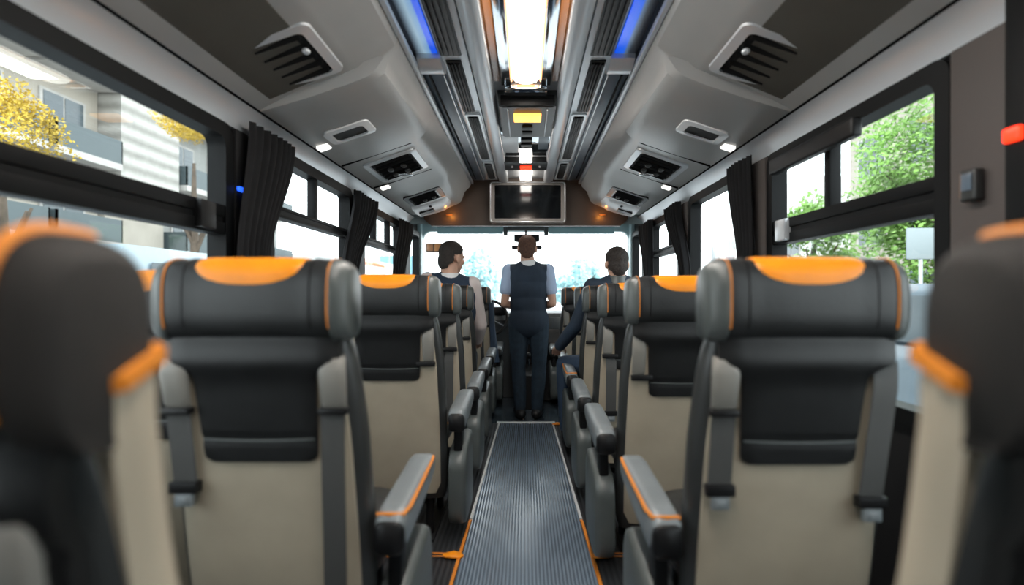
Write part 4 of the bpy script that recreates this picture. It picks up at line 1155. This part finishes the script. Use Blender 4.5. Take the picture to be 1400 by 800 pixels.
def car(label, x, y, length, width, h, m, van=False, yaw=0):
    t = thing('van' if van else 'car', label, 'van' if van else 'car', (x, y, GZ)); t.rotation_euler.z = yaw
    L_ = length/2
    if van: prof = [(-L_, .35), (L_, .35), (L_, h*.45), (L_*.86, h*.52), (L_*.62, h*.96), (L_*.5, h), (-L_*.92, h), (-L_, h*.92)]
    else: prof = [(-L_, .35), (L_, .35), (L_*.99, h*.48), (L_*.55, h*.60), (L_*.22, h*.96), (L_*.05, h), (-L_*.55, h*.99), (-L_*.92, h*.64), (-L_, h*.55)]
    bm = bmesh.new()
    rings = []
    for f, k in ((-1, .9), (-.93, 1), (.93, 1), (1, .9)):
        rings.append([(f*width/2*(1 if z < h*.6 else .88), yy*(k*.02+.98), .35+(z-.35)*k) for yy, z in prof])
    loft(bm, rings); finish('car_body', bm, m, t, 30)
    for s in (-1, 1):
        bm = bmesh.new(); a = s*(width/2*.93+.012)
        zz = (h*.63, h*.92)
        y0, y1 = (-L_*.85, L_*.55) if van else (-L_*.62, L_*.30)
        bm.faces.new([bm.verts.new(p) for p in ((a*1.05, y0, zz[0]), (a*1.05, y1, zz[0]), (a*.96, y1-.28, zz[1]), (a*.96, y0+.15, zz[1]))])
        finish('side_window', bm, M['dwin'], t, 0)
        for yy in (-L_*.62, L_*.62):
            bm = bmesh.new(); g = bmesh.ops.create_cone(bm, cap_ends=True, segments=24, radius1=.33, radius2=.33, depth=.2)
            bmesh.ops.transform(bm, matrix=Matrix.Translation((s*(width/2-.08), yy, .33)) @ Matrix.Rotation(PI/2, 4, 'Y'), verts=g['verts'])
            finish('wheel', bm, M['blackm'], t)
    bm = bmesh.new(); bm.faces.new([bm.verts.new(p) for p in ((-width*.40, L_*.80 if van else L_*.5, h*.60), (width*.40, L_*.80 if van else L_*.5, h*.60), (width*.36, L_*.63 if van else L_*.24, h*.92), (-width*.36, L_*.63 if van else L_*.24, h*.92))])
    for v in bm.verts: v.co.y += .04; v.co.z += .02
    finish('windscreen', bm, M['dwin'], t, 0)
    return t
car('pale blue-white van outside the left window behind the nearest seats', -5.4, 8.2, 4.6, 1.9, 2.42, M['carw'], True)
car('silver car beyond the right seat with hanging belts', 5.6, 7.2, 4.4, 1.85, 1.98, M['cargrey'])
car('white car far off outside the middle left window', -7.5, 17.5, 4.3, 1.8, 1.6, M['carw'])
t = thing('street_sign', 'blank white rectangular sign on a thin post outside the right window', 'sign', (6.68, 8.88, GZ))
bm = bmesh.new(); box(bm, -.27, .27, -.015, .015, 2.42, 2.95, .02); finish('sign_board', bm, M['signw'], t)
bm = bmesh.new(); tube(bm, [(0, .03, 0), (0, .03, 2.9)], .03); finish('post', bm, M['silver'], t)
t = thing('street_railing', 'pale metal railing along the pavement outside the right window', 'railing', (6.6, 9, GZ))
bm = bmesh.new()
for z in (1.45, 1.0): box(bm, -.03, .03, -6, 8, z, z+.06)
for k in range(15): box(bm, -.02, .02, -6+k, -5.95+k, .1, 1.5)
finish('bars', bm, M['silver'], t)

# ------------------------------------------------------------------ light
wd = bpy.data.worlds.new('World'); scene.world = wd; wd.use_nodes = True
nt = wd.node_tree; bg = nt.nodes['Background']
tc = nt.nodes.new('ShaderNodeTexCoord'); sp = nt.nodes.new('ShaderNodeSeparateXYZ'); nt.links.new(tc.outputs['Generated'], sp.inputs[0])
rp = nt.nodes.new('ShaderNodeValToRGB'); rp.color_ramp.elements[0].position = .0; rp.color_ramp.elements[0].color = (.95, .985, 1, 1)
rp.color_ramp.elements[1].position = .8; rp.color_ramp.elements[1].color = (.86, .94, 1, 1)
nt.links.new(sp.outputs[2], rp.inputs[0]); nt.links.new(rp.outputs[0], bg.inputs['Color'])
bg.inputs['Strength'].default_value = 5.0
sun = bpy.data.lights.new('sun', 'SUN'); sun.energy = 2.0; sun.angle = math.radians(12); sun.color = (1, .95, .88)
so = bpy.data.objects.new('sun', sun); so.rotation_euler = (math.radians(-38), math.radians(-18), 0); col.objects.link(so)
def area(name, loc, sx, sy, e, c=(1, .95, .88), rot=(0, 0, 0)):
    l = bpy.data.lights.new(name, 'AREA'); l.shape = 'RECTANGLE'; l.size = sx; l.size_y = sy; l.energy = e; l.color = c
    o = bpy.data.objects.new(name, l); o.location = loc; o.rotation_euler = rot; col.objects.link(o)
area('strip_lamp', (0, 1.1, 2.385), .14, 3.6, 42)
area('front_lamp', (0, 5.35, 2.38), .12, .4, 3)

# ------------------------------------------------------------------ camera
cam = bpy.data.cameras.new('camera'); co = bpy.data.objects.new('camera', cam); col.objects.link(co)
co.location = (0, 0, 1.21); co.rotation_euler = (PI/2, 0, 0)
cam.sensor_width = 36; cam.lens = 720/1400*36; cam.shift_x = -19/1400; cam.clip_start = .02; cam.clip_end = 400
cam.dof.use_dof = True; cam.dof.focus_distance = 3.9; cam.dof.aperture_fstop = 1.15
scene.camera = co
scene.view_settings.view_transform = 'Standard'; scene.view_settings.look = 'None'
scene.view_settings.exposure = 0.0
scene.cycles.use_denoising = True
scene.cycles.max_bounces = 8; scene.cycles.transparent_max_bounces = 16
